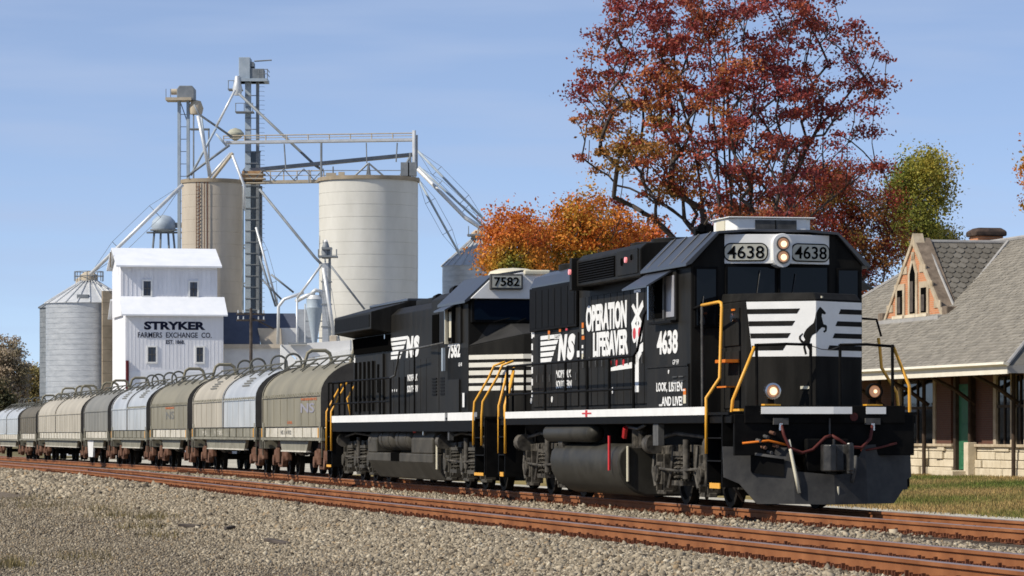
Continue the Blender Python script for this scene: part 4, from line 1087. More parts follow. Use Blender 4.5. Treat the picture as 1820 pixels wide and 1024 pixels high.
    pipe_part(L, 'handrail', [(-37.65, -1.5, 2.50), (-37.65, 1.5, 2.5)], .024, BLACK2)
    for y in (-1.5, -.5, .5, 1.5): MB().cyl((-37.65, y, 1.54), (-37.65, y, 2.5), .024, n=8).build('stanchion', BLACK2, L)
    r = .026
    for x in (-18.98, -18.15):
        pipe_part(L, 'grab_rail', [(x, -1.55, .95), (x, -1.55, 1.55), (x + .02, -1.53, 1.85), (x + .12, -1.25, 2.35), (x + .16, -1.15, 2.60), (x + .3, -.95, 2.68)], r, YELLOW)
    for x, dy in ((-37.68, 0), (-36.95, 0)):
        pipe_part(L, 'grab_rail', [(x, -1.55, .75), (x, -1.55, 1.75), (x - .1, -1.35, 2.1), (x - .25, -1.1, 2.5)], r, YELLOW)
    pipe_part(L, 'grab_rail', [(-37.7, -.9, 1.6), (-37.72, -1.0, 2.1), (-37.75, -.75, 2.52)], r, YELLOW)
    for s in (-1, 1):
        for x0, x1 in ((-18.95, -17.95), (-37.72, -36.95)):
            w = MB()
            w.box(x0, x0 + .04, min(s * 1.1, s * 1.53), max(s * 1.1, s * 1.53), .34, 1.5)
            w.box(x1 - .04, x1, min(s * 1.1, s * 1.53), max(s * 1.1, s * 1.53), .34, 1.5)
            w.box(x0, x1, min(s * 1.08, s * 1.12), max(s * 1.08, s * 1.12), .34, 1.5)
            W_ = w.build('step_well', BLACK2, L)
            for z in (.38, .76, 1.12):
                MB().box(x0 + .03, x1 - .03, min(s * 1.12, s * 1.54), max(s * 1.12, s * 1.54), z - .02, z).build('step', BLACK2, W_)
            MB().box(x0 + .05, x1 - .05, min(s * 1.535, s * 1.552), max(s * 1.535, s * 1.552), .33, .39).build('tread_edge', YELLOW, W_)
    MB().box(-18.0, -17.92, -1.5, 1.5, .3, 1.5).build('pilot_plate', BLACK2, L)
    coupler(L, -17.3, 1)
    MB().box(-37.78, -37.7, -1.4, 1.4, .4, 1.5).build('pilot_plate', BLACK2, L)
    coupler(L, -38.35, -1)
    for y in (-.7, .7): pipe_part(L, 'hose', [(-17.9, y, 1.3), (-17.6, y, .8), (-17.2, y * .9, .75), (-16.8, y, 1.25)], .03, BLACK2)
    # fuel tank with two air reservoirs let into its side
    tk = [(-1.40, .55), (-1.40, 1.05), (-1.30, 1.28), (1.30, 1.28), (1.40, 1.05), (1.40, .55), (1.1, .14), (-1.1, .14)]
    core = [(-.8, .14), (-.8, 1.28), (.8, 1.28), (.8, .14)]
    MB().prism(core, 'x', -32.4, -24.2).build('fuel_tank_core', TANK2, L)
    for s in (-1, 1):
        def P(v): return [(s * a, b) for a, b in v]
        MB().prism(P([(.8, .14), (1.1, .14), (1.40, .55), (1.40, .74), (.8, .74)]), 'x', -32.4, -24.2).build('fuel_tank', TANK2, L, bevel=.03)
        MB().prism(P([(.8, .742), (1.40, .742), (1.40, 1.05), (1.30, 1.28), (.8, 1.28)]), 'x', -32.4, -31.2).build('tank_shoulder', TANK2, L, bevel=.03)
        MB().prism(P([(.8, .742), (1.40, .742), (1.40, 1.05), (1.30, 1.28), (.8, 1.28)]), 'x', -26.7, -24.2).build('tank_shoulder', TANK2, L, bevel=.03)
        for x0, x1 in ((-31.0, -29.1), (-28.85, -26.85)):
            q = MB().tube([(x0, s * 1.15, 1.06), (x0 + .05, s * 1.15, 1.06), (x0 + .14, s * 1.15, 1.06), (x1 - .14, s * 1.15, 1.06), (x1 - .05, s * 1.15, 1.06), (x1, s * 1.15, 1.06)], [.08, .21, .265, .265, .21, .08], 20).build('air_reservoir', TANK2, L, smooth='all')
            for x in (x0 + .5, x1 - .5):
                MB().cyl((x, s * 1.15, 1.06), (x + .05, s * 1.15, 1.06), .275, n=20).build('strap', TANK2, q)
        MB().box(-29.3, -28.2, min(s * 1.38, s * 1.405), max(s * 1.38, s * 1.405), .55, .745).build('drain_notch', DARK, L)
    MB().tube([(-26.2, -1.42, 1.24), (-26.0, -1.44, 1.40)], .05, 6).build('fuel_cutoff', RED, L)
    MB().cyl((-24.15, -1.3, .4), (-24.15, -1.3, 1.05), .03, n=8).build('fuel_gauge', CREAM, L)
    loco_truck(L, -34.75, 3, 1.85, TANK2); loco_truck(L, -21.4, 3, 1.85, TANK2)
    for x in (-25.2, -22.1): MB().cyl((x, -1.35, 1.22), (x, -1.42, 1.22), .07, n=12).build('hose_reel', CHROME, L)
    MB().box(-21.95, -21.8, -1.5, -1.4, 1.05, 1.40).build('hanger', STEELG, L)
    return L

# ------------------------------------------------------------------ covered coil cars
def freight_truck(root, xc, m=TRUCKRUST):
    fr = None
    for s in (-1, 1):
        y0, y1 = s * 1.0, s * 1.16
        pr = [(xc - 1.25, .42), (xc - 1.22, .72), (xc - .7, .80), (xc - .42, .98), (xc + .42, .98), (xc + .7, .80), (xc + 1.22, .72), (xc + 1.25, .42), (xc + .60, .42), (xc + .36, .22), (xc - .36, .22), (xc - .60, .42)]
        f = MB().prism(pr, 'y', y0, y1).build('truck_frame', m, root, bevel=.03)
        q = MB().box(xc - .28, xc + .28, min(s * 1.14, s * 1.2), max(s * 1.14, s * 1.2), .34, .80).build('spring_opening', DARK, f)
        for dx in (-.17, .0, .17):
            MB().cyl((xc + dx, s * 1.20, .36), (xc + dx, s * 1.20, .78), .065, n=10).build('spring', m, f)
        for k in (-.86, .86):
            MB().cyl((xc + k, s * 1.12, .42), (xc + k, s * 1.24, .42), .15, n=14).build('bearing_cap', m, f)
    for k in (-.86, .86):
        w = MB(); wheelset(w, xc + k, .42); w.build('wheelset', WHEELM, root, smooth=True)

def hood_section(z):
    """half outline of the curved cover"""
def coil_car(front, rear, hoods, label, rise=.94, sill=None, placard=False, yellow_marks=True, text=None):
    """front/rear: track x of the end sills; hoods: list of (x front, x rear, material)"""
    c = thing('coil_car', label, 'freight car', group='covered coil cars behind the locomotives')
    c.matrix_world = TRK @ Matrix.Translation((0, 0, float(drop((front + rear) / 2)))); RZ = rise - 1.03
    sill = sill or SILLC
    zb = 1.36
    MB().box(rear, front, -.42, .42, .72, 1.16).build('center_sill', BLACK2, c)
    MB().box(rear, front, -1.30, 1.30, 1.16, 1.22).build('deck', SILLG, c)
    hx0, hx1 = hoods[-1][1], hoods[0][0]
    for s in (-1, 1):
        MB().box(rear + .1, front - .1, min(s * 1.36, s * 1.46), max(s * 1.36, s * 1.46), 1.0, 1.07).build('side_flange', SILLG, c)
        MB().box(hx0 + .35, hx1 - .35, min(s * 1.33, s * 1.40), max(s * 1.33, s * 1.40), 1.08, zb).build('side_sill', sill, c, bevel=.01)
        xm0, xm1 = rear + 3.0, front - 3.0
        MB().prism([(xm0, 1.0), (xm1, 1.0), (xm1 - .35, .72), (xm0 + .35, .72)], 'y', s * 1.24, s * 1.34).build('fish_belly', SILLG, c)
        MB().box(xm0 + .3, xm1 - .3, min(s * 1.22, s * 1.36), max(s * 1.22, s * 1.36), .68, .72).build('belly_flange', SILLC, c)
        for x in (hx1 - .2, hx0 + .2):
            MB().box(x - .1, x + .1, min(s * 1.34, s * 1.47), max(s * 1.34, s * 1.47), .95, 1.5).build('jacking_post', SILLG, c, bevel=.01)
            if yellow_marks: MB().box(x - .25, x - .12, min(s * 1.40, s * 1.475), max(s * 1.40, s * 1.475), 1.08, 1.34).build('safety_mark', YELLOW, c)
        for x in np.arange(hx0 + 1.2, hx1 - 1, 1.5):
            MB().box(x - .03, x + .03, min(s * 1.40, s * 1.43), max(s * 1.40, s * 1.43), 1.08, zb - .01).build('stiffener', sill, c)
        pipe_part(c, 'end_ladder', [(rear + .25, s * 1.42, .55), (rear + .25, s * 1.42, 1.9)], .02, SILLG, 6)
        pipe_part(c, 'end_ladder', [(front - .25, s * 1.42, .55), (front - .25, s * 1.42, 1.9)], .02, SILLG, 6)
    for x in (rear, front):
        d = .05 if x == rear else -.05
        MB().box(min(x, x + d), max(x, x + d), -1.35, 1.35, .75, 1.35).build('end_sill', SILLG, c)
    coupler(c, front + .62, 1)
    MB().box(rear - .6, rear, -.09, .09, .68, .92).build('coupler', DIRTY2, c)
    out = []
    for k in range(0, 19):
        a = math.pi * k / 18
        out.append((1.44 * math.cos(a), 2.20 + rise * math.sin(a)))
    section = [(1.44, zb + .02)] + out + [(-1.44, zb + .02)]
    for i, (hf, hr, m) in enumerate(hoods):
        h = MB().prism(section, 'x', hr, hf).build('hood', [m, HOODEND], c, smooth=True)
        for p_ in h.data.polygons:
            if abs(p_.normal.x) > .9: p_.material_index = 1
        rim = [(y * 1.018, z + (.022 if z > 2 else 0)) for y, z in section]
        for x in (hr - .01, hf - .09):
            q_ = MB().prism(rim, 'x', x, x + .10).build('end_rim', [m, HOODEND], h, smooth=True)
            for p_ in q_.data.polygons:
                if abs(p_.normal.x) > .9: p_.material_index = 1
        # seam with toothed drip edge, and side ribs
        for s in (-1, 1):
            yy = s * 1.44
            t = MB(); t.box(hr + .1, hf - .1, min(yy, yy + s * .03), max(yy, yy + s * .03), 2.19, 2.225); t.build('seam', m, h)
            nT = int((hf - hr) / .42)
            tm = MB()
            for k in range(nT):
                x = hr + .25 + k * .42
                tm.prism([(x, 2.20), (x + .2, 2.20), (x + .1, 2.29)], 'y', yy, yy + s * .03)
            if hf > -82: tm.build('drip_edge', SILLG, h, kind='stuff')
            for x in np.arange(hr + .9, hf - .5, 1.25):
                MB().box(x - .03, x + .03, min(yy, yy + s * .009), max(yy, yy + s * .009), zb + .05, 2.18).build('side_rib', m, h)
        # braced pipe along each shoulder of the roof
        for s in (-1, 1):
            a = (hr + .2, s * .50, 3.37 + RZ); b = (hf - .6, s * .50, 3.37 + RZ)
            rl = MB().tube([a, b], .026, 6).build('roof_pipe', ROOFPIPE, h)
            n_ = max(2, int((hf - hr) / 1.9))
            for k in range(n_ + 1):
                x = hr + .5 + k * (hf - hr - 1.3) / n_
                MB().tube([(x, s * .50, 3.37 + RZ), (x + .30, s * 1.0, 3.02 + RZ)], .020, 5).build('pipe_brace', ROOFPIPE, rl)
                if k % 2 == 0 and s < 0: MB().tube([(x, s * .50, 3.37 + RZ), (x - .32, s * .95, 3.06 + RZ)], .018, 5).build('pipe_brace', ROOFPIPE, rl)
        # lifting lugs
        L_ = hf - hr
        if L_ > 9.5:
            lugs = [('square', hf - L_ * .12), ('square', hr + L_ * .12)]
        else:
            lugs = [('hoop', hf - L_ * .3), ('hoop', hr + L_ * .3)]
        for kind, x in lugs:
            if kind == 'hoop':
                pts = [(x, -.25, 3.2 + RZ)] + [(x, .25 * -math.cos(math.pi * k / 10), 3.44 + RZ + .25 * math.sin(math.pi * k / 10)) for k in range(11)] + [(x, .25, 3.2 + RZ)]
                MB().tube(pts, .034, 6).build('lifting_hoop', ROOFPIPE, h)
            else:
                pts = [(x, -.45, 3.17 + RZ), (x, -.32, 3.60 + RZ), (x, -.2, 3.68 + RZ), (x, .2, 3.68 + RZ), (x, .32, 3.60 + RZ), (x, .45, 3.17 + RZ)]
                MB().tube(pts, .055, 6).build('lifting_frame', HOOD_TAN, h)
    # faded stencils
    if text:
        for body, x, w, z, hh, mm in text:
            lettering(body, w, hh, side_frame(x, -1.447 if z > zb else -1.402, z), mm, c, bold=.02)
    for hf, hr, m in hoods:
        if hf - hr < 9.5:
            xm = hr + (hf - hr) * .45
            for k in range(4):
                z = 2.62 + k * .075; a = math.asin(min(1, max(0, (z - 2.20) / rise))); y = -1.44 * math.cos(a) - .012
                o = MB().box(xm - .02 * k, xm + 1.5 - .08 * k, y, y + .01, z, z + .045).build('stencil', GRIME, c)
    if placard:
        pl = MB().prism([(rear + 1.0, .98), (rear + 3.6, .98), (rear + 3.3, .26), (rear + 1.4, .26)], 'y', -1.36, -1.28).build('hopper_plate', PALEW, c)
    tc_ = 1.9
    freight_truck(c, front - tc_); freight_truck(c, rear + tc_)
    m = MB(); m.cyl((rear + 4.2, -.9, .75), (rear + 5.0, -.9, .75), .18, n=12); m.build('brake_cylinder', STEELG, c)
    return c

def train_cars():
    coil_car(-38.95, -50.1, [(-39.15, -49.75, HOOD_TAN)], 'tan coil car with one long cover, coupled right behind the second locomotive',
             text=[("WARNING", -42.6, 2.7, 2.08, .07, STENO), ("NS", -42.6, 2.3, 1.75, .26, STENB), ("COIL", -45.0, .9, 1.46, .07, STENO), ("NS 164 912", -46.5, 1.9, 1.16, .12, GRIME)])
    coil_car(-50.95, -66.2, [(-51.1, -58.3, HOOD_SIL), (-58.42, -65.8, HOOD_BEI)], 'coil car with a bright silver cover beside a beige cover, second car from the locomotives', sill=SILLG,
             text=[("NS", -63.6, .9, 1.14, .14, SILLC), ("167 052", -60.6, 2.0, 1.14, .14, SILLC)])
    coil_car(-67.0, -78.5, [(-67.2, -78.1, HOOD_TAN)], 'tan coil car with one long cover below the white elevator house',
             text=[("WARNING", -73.6, 2.6, 2.08, .07, STENO), ("NS", -73.4, 2.4, 1.72, .28, GRIME)])
    coil_car(-79.3, -92.3, [(-79.5, -86.2, HOOD_SIL), (-86.32, -91.9, HOOD_SIL)], 'coil car with two silver covers side by side below the grain bin', sill=SILLG)
    coil_car(-93.2, -103.9, [(-93.4, -103.5, HOOD_GRY)], 'grey coil car with one cover and a pale trapezoid plate hanging below its sill', placard=True, yellow_marks=False)
    coil_car(-104.7, -127.8, [(-104.9, -117.6, HOOD_BEI), (-117.75, -127.4, HOOD_BEI)], 'coil car with two beige covers, left of the grey car with the pale plate', yellow_marks=False)
    coil_car(-128.6, -139.3, [(-128.8, -138.9, HOOD_BRN)], 'dark brown coil car with one cover near the left edge', rise=.74, yellow_marks=False)
    coil_car(-140.1, -158.0, [(-140.3, -148.6, HOOD_SIL), (-148.75, -157.6, HOOD_SIL)], 'silver coil car with two covers cut off by the left edge of the picture', rise=.74, yellow_marks=False)
lead_locomotive()
trailing_locomotive()
train_cars()

# ------------------------------------------------------------------ grain elevator
def wood_elevator():
    D0 = 270.0; k = D0 / F
    H = thing('elevator_house', 'white wooden grain elevator house lettered STRYKER FARMERS EXCHANGE CO.', 'building', W(223, 0, D0) * Vector((1, 1, 0)).to_3d() if False else (W(223, 0, D0).x, D0, 0), ANG)
    def hx(px): return (px - 223) * k / (CA - (px - 910) / F * SA) if True else 0
    def hz(py): return HC - (py - 769) * k
    wid = hx(397); dep = 9.4
    z1, zs0, zs1, z2 = hz(560), hz(561), hz(534), hz(472)
    Lb = MB().box(0, wid, 0, dep, -.6, z1 + .1).build('lower_wall', HOUSEW, H)
    MB().box(.0, wid, -.03, .0, -.6, hz(660)).build('base_boards', HOUSEROOF, H)
    cw0, cw1 = hx(220) - .05, hx(391)
    cd0, cd1 = 1.55, dep - 1.5
    MB().box(cw0, cw1, cd0, cd1, z1, hz(468)).build('upper_wall', HOUSEW, H)
    # roof of the lower body: slopes up to the foot of the upper storey
    e = .42
    MB().loft([[(-.32, -e, zs0 - .02), (wid + .28, -e, zs0 - .02), (wid + .28, -e, zs0 + .10), (-.32, -e, zs0 + .10)],
               [(-.32, cd0 - .02, zs1 + .25), (wid + .28, cd0 - .02, zs1 + .25), (wid + .28, cd0 - .02, zs1 + .37), (-.32, cd0 - .02, zs1 + .37)]]).build('lower_roof', HOUSEROOF, H)
    MB().loft([[(-.32, dep + e, zs0), (wid + .28, dep + e, zs0), (wid + .28, dep + e, zs0 + .10), (-.32, dep + e, zs0 + .10)],
               [(-.32, cd1, zs1 + .25), (wid + .28, cd1, zs1 + .25), (wid + .28, cd1, zs1 + .37), (-.32, cd1, zs1 + .37)]]).build('lower_roof', HOUSEROOF, H)
    for x0 in (0.0, wid - .06):
        MB().prism([(0, z1 + .1), (cd0, zs1 + .25), (cd1, zs1 + .25), (dep, z1 + .1)], 'x', x0, x0 + .06).build('shoulder_wall', HOUSEW, H)
    # upper gable roof
    ze = hz(473); zr = hz(440) + .1; cm = (cd0 + cd1) / 2
    for a, b in ((cd0 - .5, cm), (cd1 + .5, cm)):
        MB().loft([[(cw0 - .4, a, ze - .02), (cw1 + .3, a, ze - .02), (cw1 + .3, a, ze + .11), (cw0 - .4, a, ze + .11)],
                   [(cw0 - .4, b, zr - .02), (cw1 + .3, b, zr - .02), (cw1 + .3, b, zr + .11), (cw0 - .4, b, zr + .11)]]).build('upper_roof', HOUSEROOF, H)
    for x0 in (cw0 + .002, cw1 - .06): MB().prism([(cd0, hz(468) - .4), (cd1, hz(468) - .4), (cd1, ze + .1), (cm, zr - .05), (cd0, ze + .1)], 'x', x0, x0 + .058).build('gable', HOUSEW, H)
    for i in range(26):
        x = .15 + i * (wid - .3) / 25
        MB().box(x - .012, x + .012, -.012, 0, hz(655), hz(563)).build('batten', HOUSEW, H)
    # vertical board joints
    for i in range(22):
        x = cw0 + .15 + i * (cw1 - cw0 - .3) / 21
        MB().box(x - .02, x + .02, cd0 - .022, cd0, zs1 + .3, ze + .05).build('batten', HOUSEW, H)
    def window(px0, px1, py0, py1, d):
        x0, x1, za, zb = hx(px0), hx(px1), hz(py1), hz(py0)
        t = .12
        fr = MB()
        fr.box(x0 - t, x1 + t, d - .07, d - .002, zb, zb + t); fr = fr.build('window_frame', WHITE, H)
        for a in ((x0 - t, x0, za - t, zb), (x1, x1 + t, za - t, zb), (x0, x1, za - t, za)):
            MB().box(a[0], a[1], d - .07, d - .002, a[2], a[3]).build('frame_board', WHITE, fr)
        zm = (za + zb) / 2; xm = (x0 + x1) / 2
        for (a, b, c, e_) in ((x0, xm - .03, zm + .05, zb), (xm + .03, x1, zm + .05, zb), (x0, xm - .03, za, zm - .05), (xm + .03, x1, za, zm - .05)):
            MB().box(a, b, d - .02, d - .004, c, e_).build('pane', PANEGLASS, fr)
        MB().box(x0, x1, d - .045, d - .004, zm - .05, zm + .05).build('sash_bar', STEELG, fr)
        MB().box(xm - .03, xm + .03, d - .04, d - .004, za, zb).build('mullion', STEELG, fr)
    window(259, 272, 498, 524, cd0 - .022); window(342, 355, 499, 525, cd0 - .022)
    window(263, 277, 617, 643, 0); window(349, 361, 617, 643, 0)
    def let(t, px0, px1, py0, py1, **kw):
        lettering(t, hx(px1) - hx(px0), hz(py0) - hz(py1), Matrix(((1, 0, 0, hx(px0)), (0, 0, -1, -.002), (0, 1, 0, hz(py1)), (0, 0, 0, 1))), NAVY, H, ext=.02, **kw)
    let("STRYKER", 256, 365, 571, 586, bold=.05)
    let("FARMERS  EXCHANGE  CO.", 245, 376, 590.5, 600, bold=.012)
    let("EST. 1868.", 295, 328, 604, 611, bold=.02)
    MB().cyl((hx(226), -.12, hz(692)), (hx(226), -.12, hz(641)), .12, n=10).build('downspout', mat("maroon_pipe", (0.10, 0.02, 0.025), 0.5), H)
    MB().box(hx(205) - .1, hx(205), 3.0, 3.1, hz(472), hz(445)).build('vent_pipe', CONC3, H)
    return H
wood_elevator()

def ringed_tank(name, label, cat, px, D, rpx, ztop, ring_px, m, cone=None, group=None, rim=None, nz=40, zb=-.6):
    k = D / F; c = W(px, 0, D); r = rpx * k
    t = thing(name, label, cat, (c.x, c.y, 0), 0, group)
    h = ring_px * k; z = zb; i = 0
    n = int(round((ztop - zb) / h)); h = (ztop - zb) / n
    GRV = .995 if m in (CONC, CONC2) else .992
    ring = MB().lathe([(0, 0), (r * GRV, 0), (r * 1.0, h * .015), (r * 1.0, h * .965), (r * GRV, h * .97), (r * GRV, h), (0, h)], (0, 0, 0), nz).mesh('ring')
    ring.materials.append(m); ring.polygons.foreach_set('use_smooth', [True] * len(ring.polygons))
    try: ring.set_sharp_from_angle(angle=math.radians(35))
    except Exception: pass
    for i in range(n):
        o = place('ring', ring, t); o.location = (0, 0, zb + i * h); o.rotation_euler = (0, 0, i * 1.7)
    if rim: MB().lathe([(0, 0), (r * 1.035, 0), (r * 1.035, .3), (0, .32)], (0, 0, ztop), nz).build('rim', rim, t, smooth=True)
    if cone:
        zc, m2, nr = cone
        ns = 22; roof = None
        MB().lathe([(r * 1.04, -.06), (r * .16, zc), (0, zc)], (0, 0, ztop), 44).build('roof', m2, t, smooth=True)
        for j in range(ns):
            a = 2 * math.pi * j / ns
            MB().tube([(r * 1.04 * math.cos(a), r * 1.04 * math.sin(a), ztop - .02), (r * .17 * math.cos(a), r * .17 * math.sin(a), ztop + zc + .04)], .055, 5).build('roof_rib', m2, t)
        MB().lathe([(0, 0), (r * .2, 0), (r * .2, .5), (r * .1, .75), (0, .8)], (0, 0, ztop + zc - .05), 20).build('cap', BEIGEM, t, smooth=True)
    return t, c, r, k

def zz(py, D): return HC - (py - 769) * D / F

# corrugated bins
tb, c, r, k = ringed_tank('grain_bin', 'silver corrugated steel grain bin with a ribbed cone roof, left of the white elevator house', 'grain bin', 158, 285, 76, zz(539, 285), 9.4, GALV, cone=(zz(499, 285) - zz(539, 285), GALVP, 22), group='corrugated grain bins')
pl = MB()
for a in np.linspace(0, 2 * math.pi, 13)[:-1]: pl.cyl((1.15 * math.cos(a), 1.15 * math.sin(a), zz(500, 285)), (1.15 * math.cos(a), 1.15 * math.sin(a), zz(483, 285)), .035, n=5)
pl.build('walkway_posts', GALVD, tb, kind='stuff')
for z in (491, 483): MB().tube([(1.15 * math.cos(a), 1.15 * math.sin(a), zz(z, 285)) for a in np.linspace(0, 2 * math.pi, 17)], .03, 5).build('guard_rail', GALVD, tb)
MB().box(-.6, .3, -3.0, -2.4, zz(532, 285), zz(526, 285)).build('roof_hatch', GALVD, tb)
ringed_tank('grain_bin', 'second corrugated grain bin, just showing behind the left edge of the silver bin', 'grain bin', 150, 310, 79, zz(547, 310), 9.0, GALVD, cone=(2.0, GALVD, 22), group='corrugated grain bins')
tb2, c2, r2, k2 = ringed_tank('grain_bin', 'grain bin beside the orange trees, right of the concrete silos', 'grain bin', 850, 300, 64, zz(473, 300), 9.5, GALV, cone=(zz(424, 300) - zz(473, 300), GALV, 22), group='corrugated grain bins')
MB().box(-.9, .9, -.9, .9, zz(420, 300), zz(417, 300)).build('top_platform', GALVD, tb2)
for x in (-.8, 0, .8):
    MB().cyl((x, -.85, zz(418, 300)), (x, -.85, zz(403, 300)), .04, n=5).build('platform_post', GALVD, tb2)
t_ = thing('concrete_column', 'stained concrete column standing between the silver bin and the white elevator house', 'column', (W(191, 0, 281).x, 281, 0), ANG)
for i in range(14):
    h = (zz(517, 281) + .6) / 14
    MB().box(-.42, .42, -.42, .42, -.6 + i * h, -.6 + (i + 1) * h - .02).build('column_block', CONC3, t_)

# concrete silos
ts, c, r, k = ringed_tank('concrete_silo', 'narrower tan concrete silo with ladder, behind the white elevator house', 'silo', 376.5, 292, 53.5, zz(327, 292), 22, CONC2, rim=CONC3, group='concrete silos')
for px in (356.5, 371):
    for dx in (-.14, .14):
        x = (px - 376.5) * k + dx; y = -math.sqrt(r * r - x * x) - .12
        MB().cyl((x, y, 3), (x, y, zz(327, 292)), .035, n=5).build('ladder_rail' if px < 360 else 'conduit', SPIKE, ts)
x = (356.5 - 376.5) * k; y = -math.sqrt(r * r - x * x) - .12
rg = MB()
for i in range(60): rg.box(x - .16, x + .16, y - .02, y + .02, 4 + i * .29, 4.04 + i * .29)
rg.build('ladder_rungs', SPIKE, ts, kind='stuff')
ts2, c, r, k = ringed_tank('concrete_silo', 'wide pale concrete silo with a conveyor bridge on top, right of the steel tower', 'silo', 655, 292, 88, zz(324, 292), 22.5, CONC, rim=CONC3, group='concrete silos')
for px, w in ((582, .8), (605, .5)):
    x = (px - 655) * k
    MB().box(x, x + w, -math.sqrt(r * r - x * x) - .1, -math.sqrt(r * r - x * x) + .3, zz(323, 292), zz(311, 292)).build('roof_vent', BEIGEM, ts2)

def tubew(name, label, cat, pts, D, rpx, m, group=None, n=8):
    """a straight run of pipe or beam given by photo points at their depth"""
    P = [W(p[0], p[1], p[2] if len(p) > 2 else D) for p in pts]
    o = MB().tube([p - P[0] for p in P], rpx * D / F, n).build(name, m, smooth='all')
    o.location = P[0]; o['label'] = label; o['category'] = cat
    if group: o['group'] = group
    return o

DISTM = mat('faded_green_steel', (0.34, 0.34, 0.27), 0.6, color2=(0.44, 0.43, 0.35), vscale=2)
# tall bucket elevator tower
def tower():
    D = 297.0; k = D / F; c = W(448, 0, D)
    t = thing('bucket_elevator', 'tallest blue-grey bucket elevator tower with a boxy head, between the concrete silos', 'elevator tower', (c.x, c.y, 0), 0, 'bucket elevator legs')
    def X(px): return (px - 448) * k
    def Z(py): return zz(py, D)
    MB().box(X(426), X(446), -1.0, 1.2, Z(147), Z(104)).build('head', BLUED, t, bevel=.03)
    MB().box(X(446), X(470), -.9, .9, Z(147), Z(124)).build('motor_housing', GALVD, t, bevel=.03)
    MB().box(X(446), X(452), -.9, .9, Z(120), Z(112)).build('drive', GALVD, t)
    MB().tube([(X(452), 0, Z(109)), (X(483), 0, Z(107))], .06, 6).build('lightning_arm', GALVD, t)
    MB().box(X(424), X(477), -1.3, 1.3, Z(147), Z(142)).build('platform', BLUED, t)
    for px in (462, 470, 477): MB().cyl((X(px), -1.25, Z(143)), (X(px), -1.25, Z(125)), .04, n=5).build('guard_post', GALVD, t)
    for py in (126, 134): MB().tube([(X(460), -1.25, Z(py)), (X(477), -1.25, Z(py)), (X(477), 1.25, Z(py))], .035, 5).build('guard_rail', GALVD, t)
    MB().box(X(436), X(446), -.35, .35, Z(560), Z(147)).build('leg_casing', BLUED, t)
    MB().box(X(455.5), X(460.5), -.35, .35, Z(560), Z(147)).build('leg_casing', GALVD, t)
    MB().box(X(437.5), X(461.5), .4, .9, Z(560), Z(268)).build('lower_casing', BLUED, t)
    for px in (430.5, 463.5): MB().cyl((X(px), .5, Z(560)), (X(px), .5, Z(330)), .10, n=6).build('tower_post', GALVD, t)
    for py in range(170, 560, 20):
        MB().box(X(436), X(461), -.40, -.35, Z(py + 1.5), Z(py)).build('cross_tie', GALVD, t)
    for j, py in enumerate(range(268, 540, 34)):
        MB().tube([(X(431), .45, Z(py)), (X(463), .45, Z(py + 34))] if j % 2 else [(X(463), .45, Z(py)), (X(431), .45, Z(py + 34))], .05, 5).build('brace', GALVD, t)
    for py in (160, 200):
        MB().box(X(407 if py == 160 else 420), X(432 if py == 160 else 452), -1.3, .2, Z(py + 2), Z(py)).build('rest_platform', GALVD, t)
        for px in ((408, 418, 428) if py == 160 else (421, 436, 451)): MB().cyl((X(px), -1.25, Z(py)), (X(px), -1.25, Z(py - 14)), .035, n=5).build('guard_post', GALVD, t)
        MB().tube([(X(407 if py == 160 else 420), -1.25, Z(py - 14)), (X(432 if py == 160 else 452), -1.25, Z(py - 14))], .03, 5).build('guard_rail', GALVD, t)
    cage = MB()
    for i in range(52):
        z = Z(545) + i * .38
        cage.tube([(X(465) + .25 * math.sin(a), -.1 - .25 * math.cos(a), z) for a in np.linspace(-1.6, 1.6, 6)], .018, 4)
    cage.build('ladder_cage', GALVD, t, kind='stuff')
    MB().lathe([(0, -.5), (.3, -.3), (.72, .05), (.72, .2), (.45, .5), (0, .65)], (X(420), -1.0, Z(243)), 20).build('distributor', DISTM, t, smooth=True)
    MB().lathe([(0, 0), (.3, 0), (.42, .5), (.3, 1.0), (.2, 1.6), (0, 1.6)], (X(424), -1.2, Z(172)), 14).build('discharge_hood', GALVP, t, smooth=True)
    return t
tower()

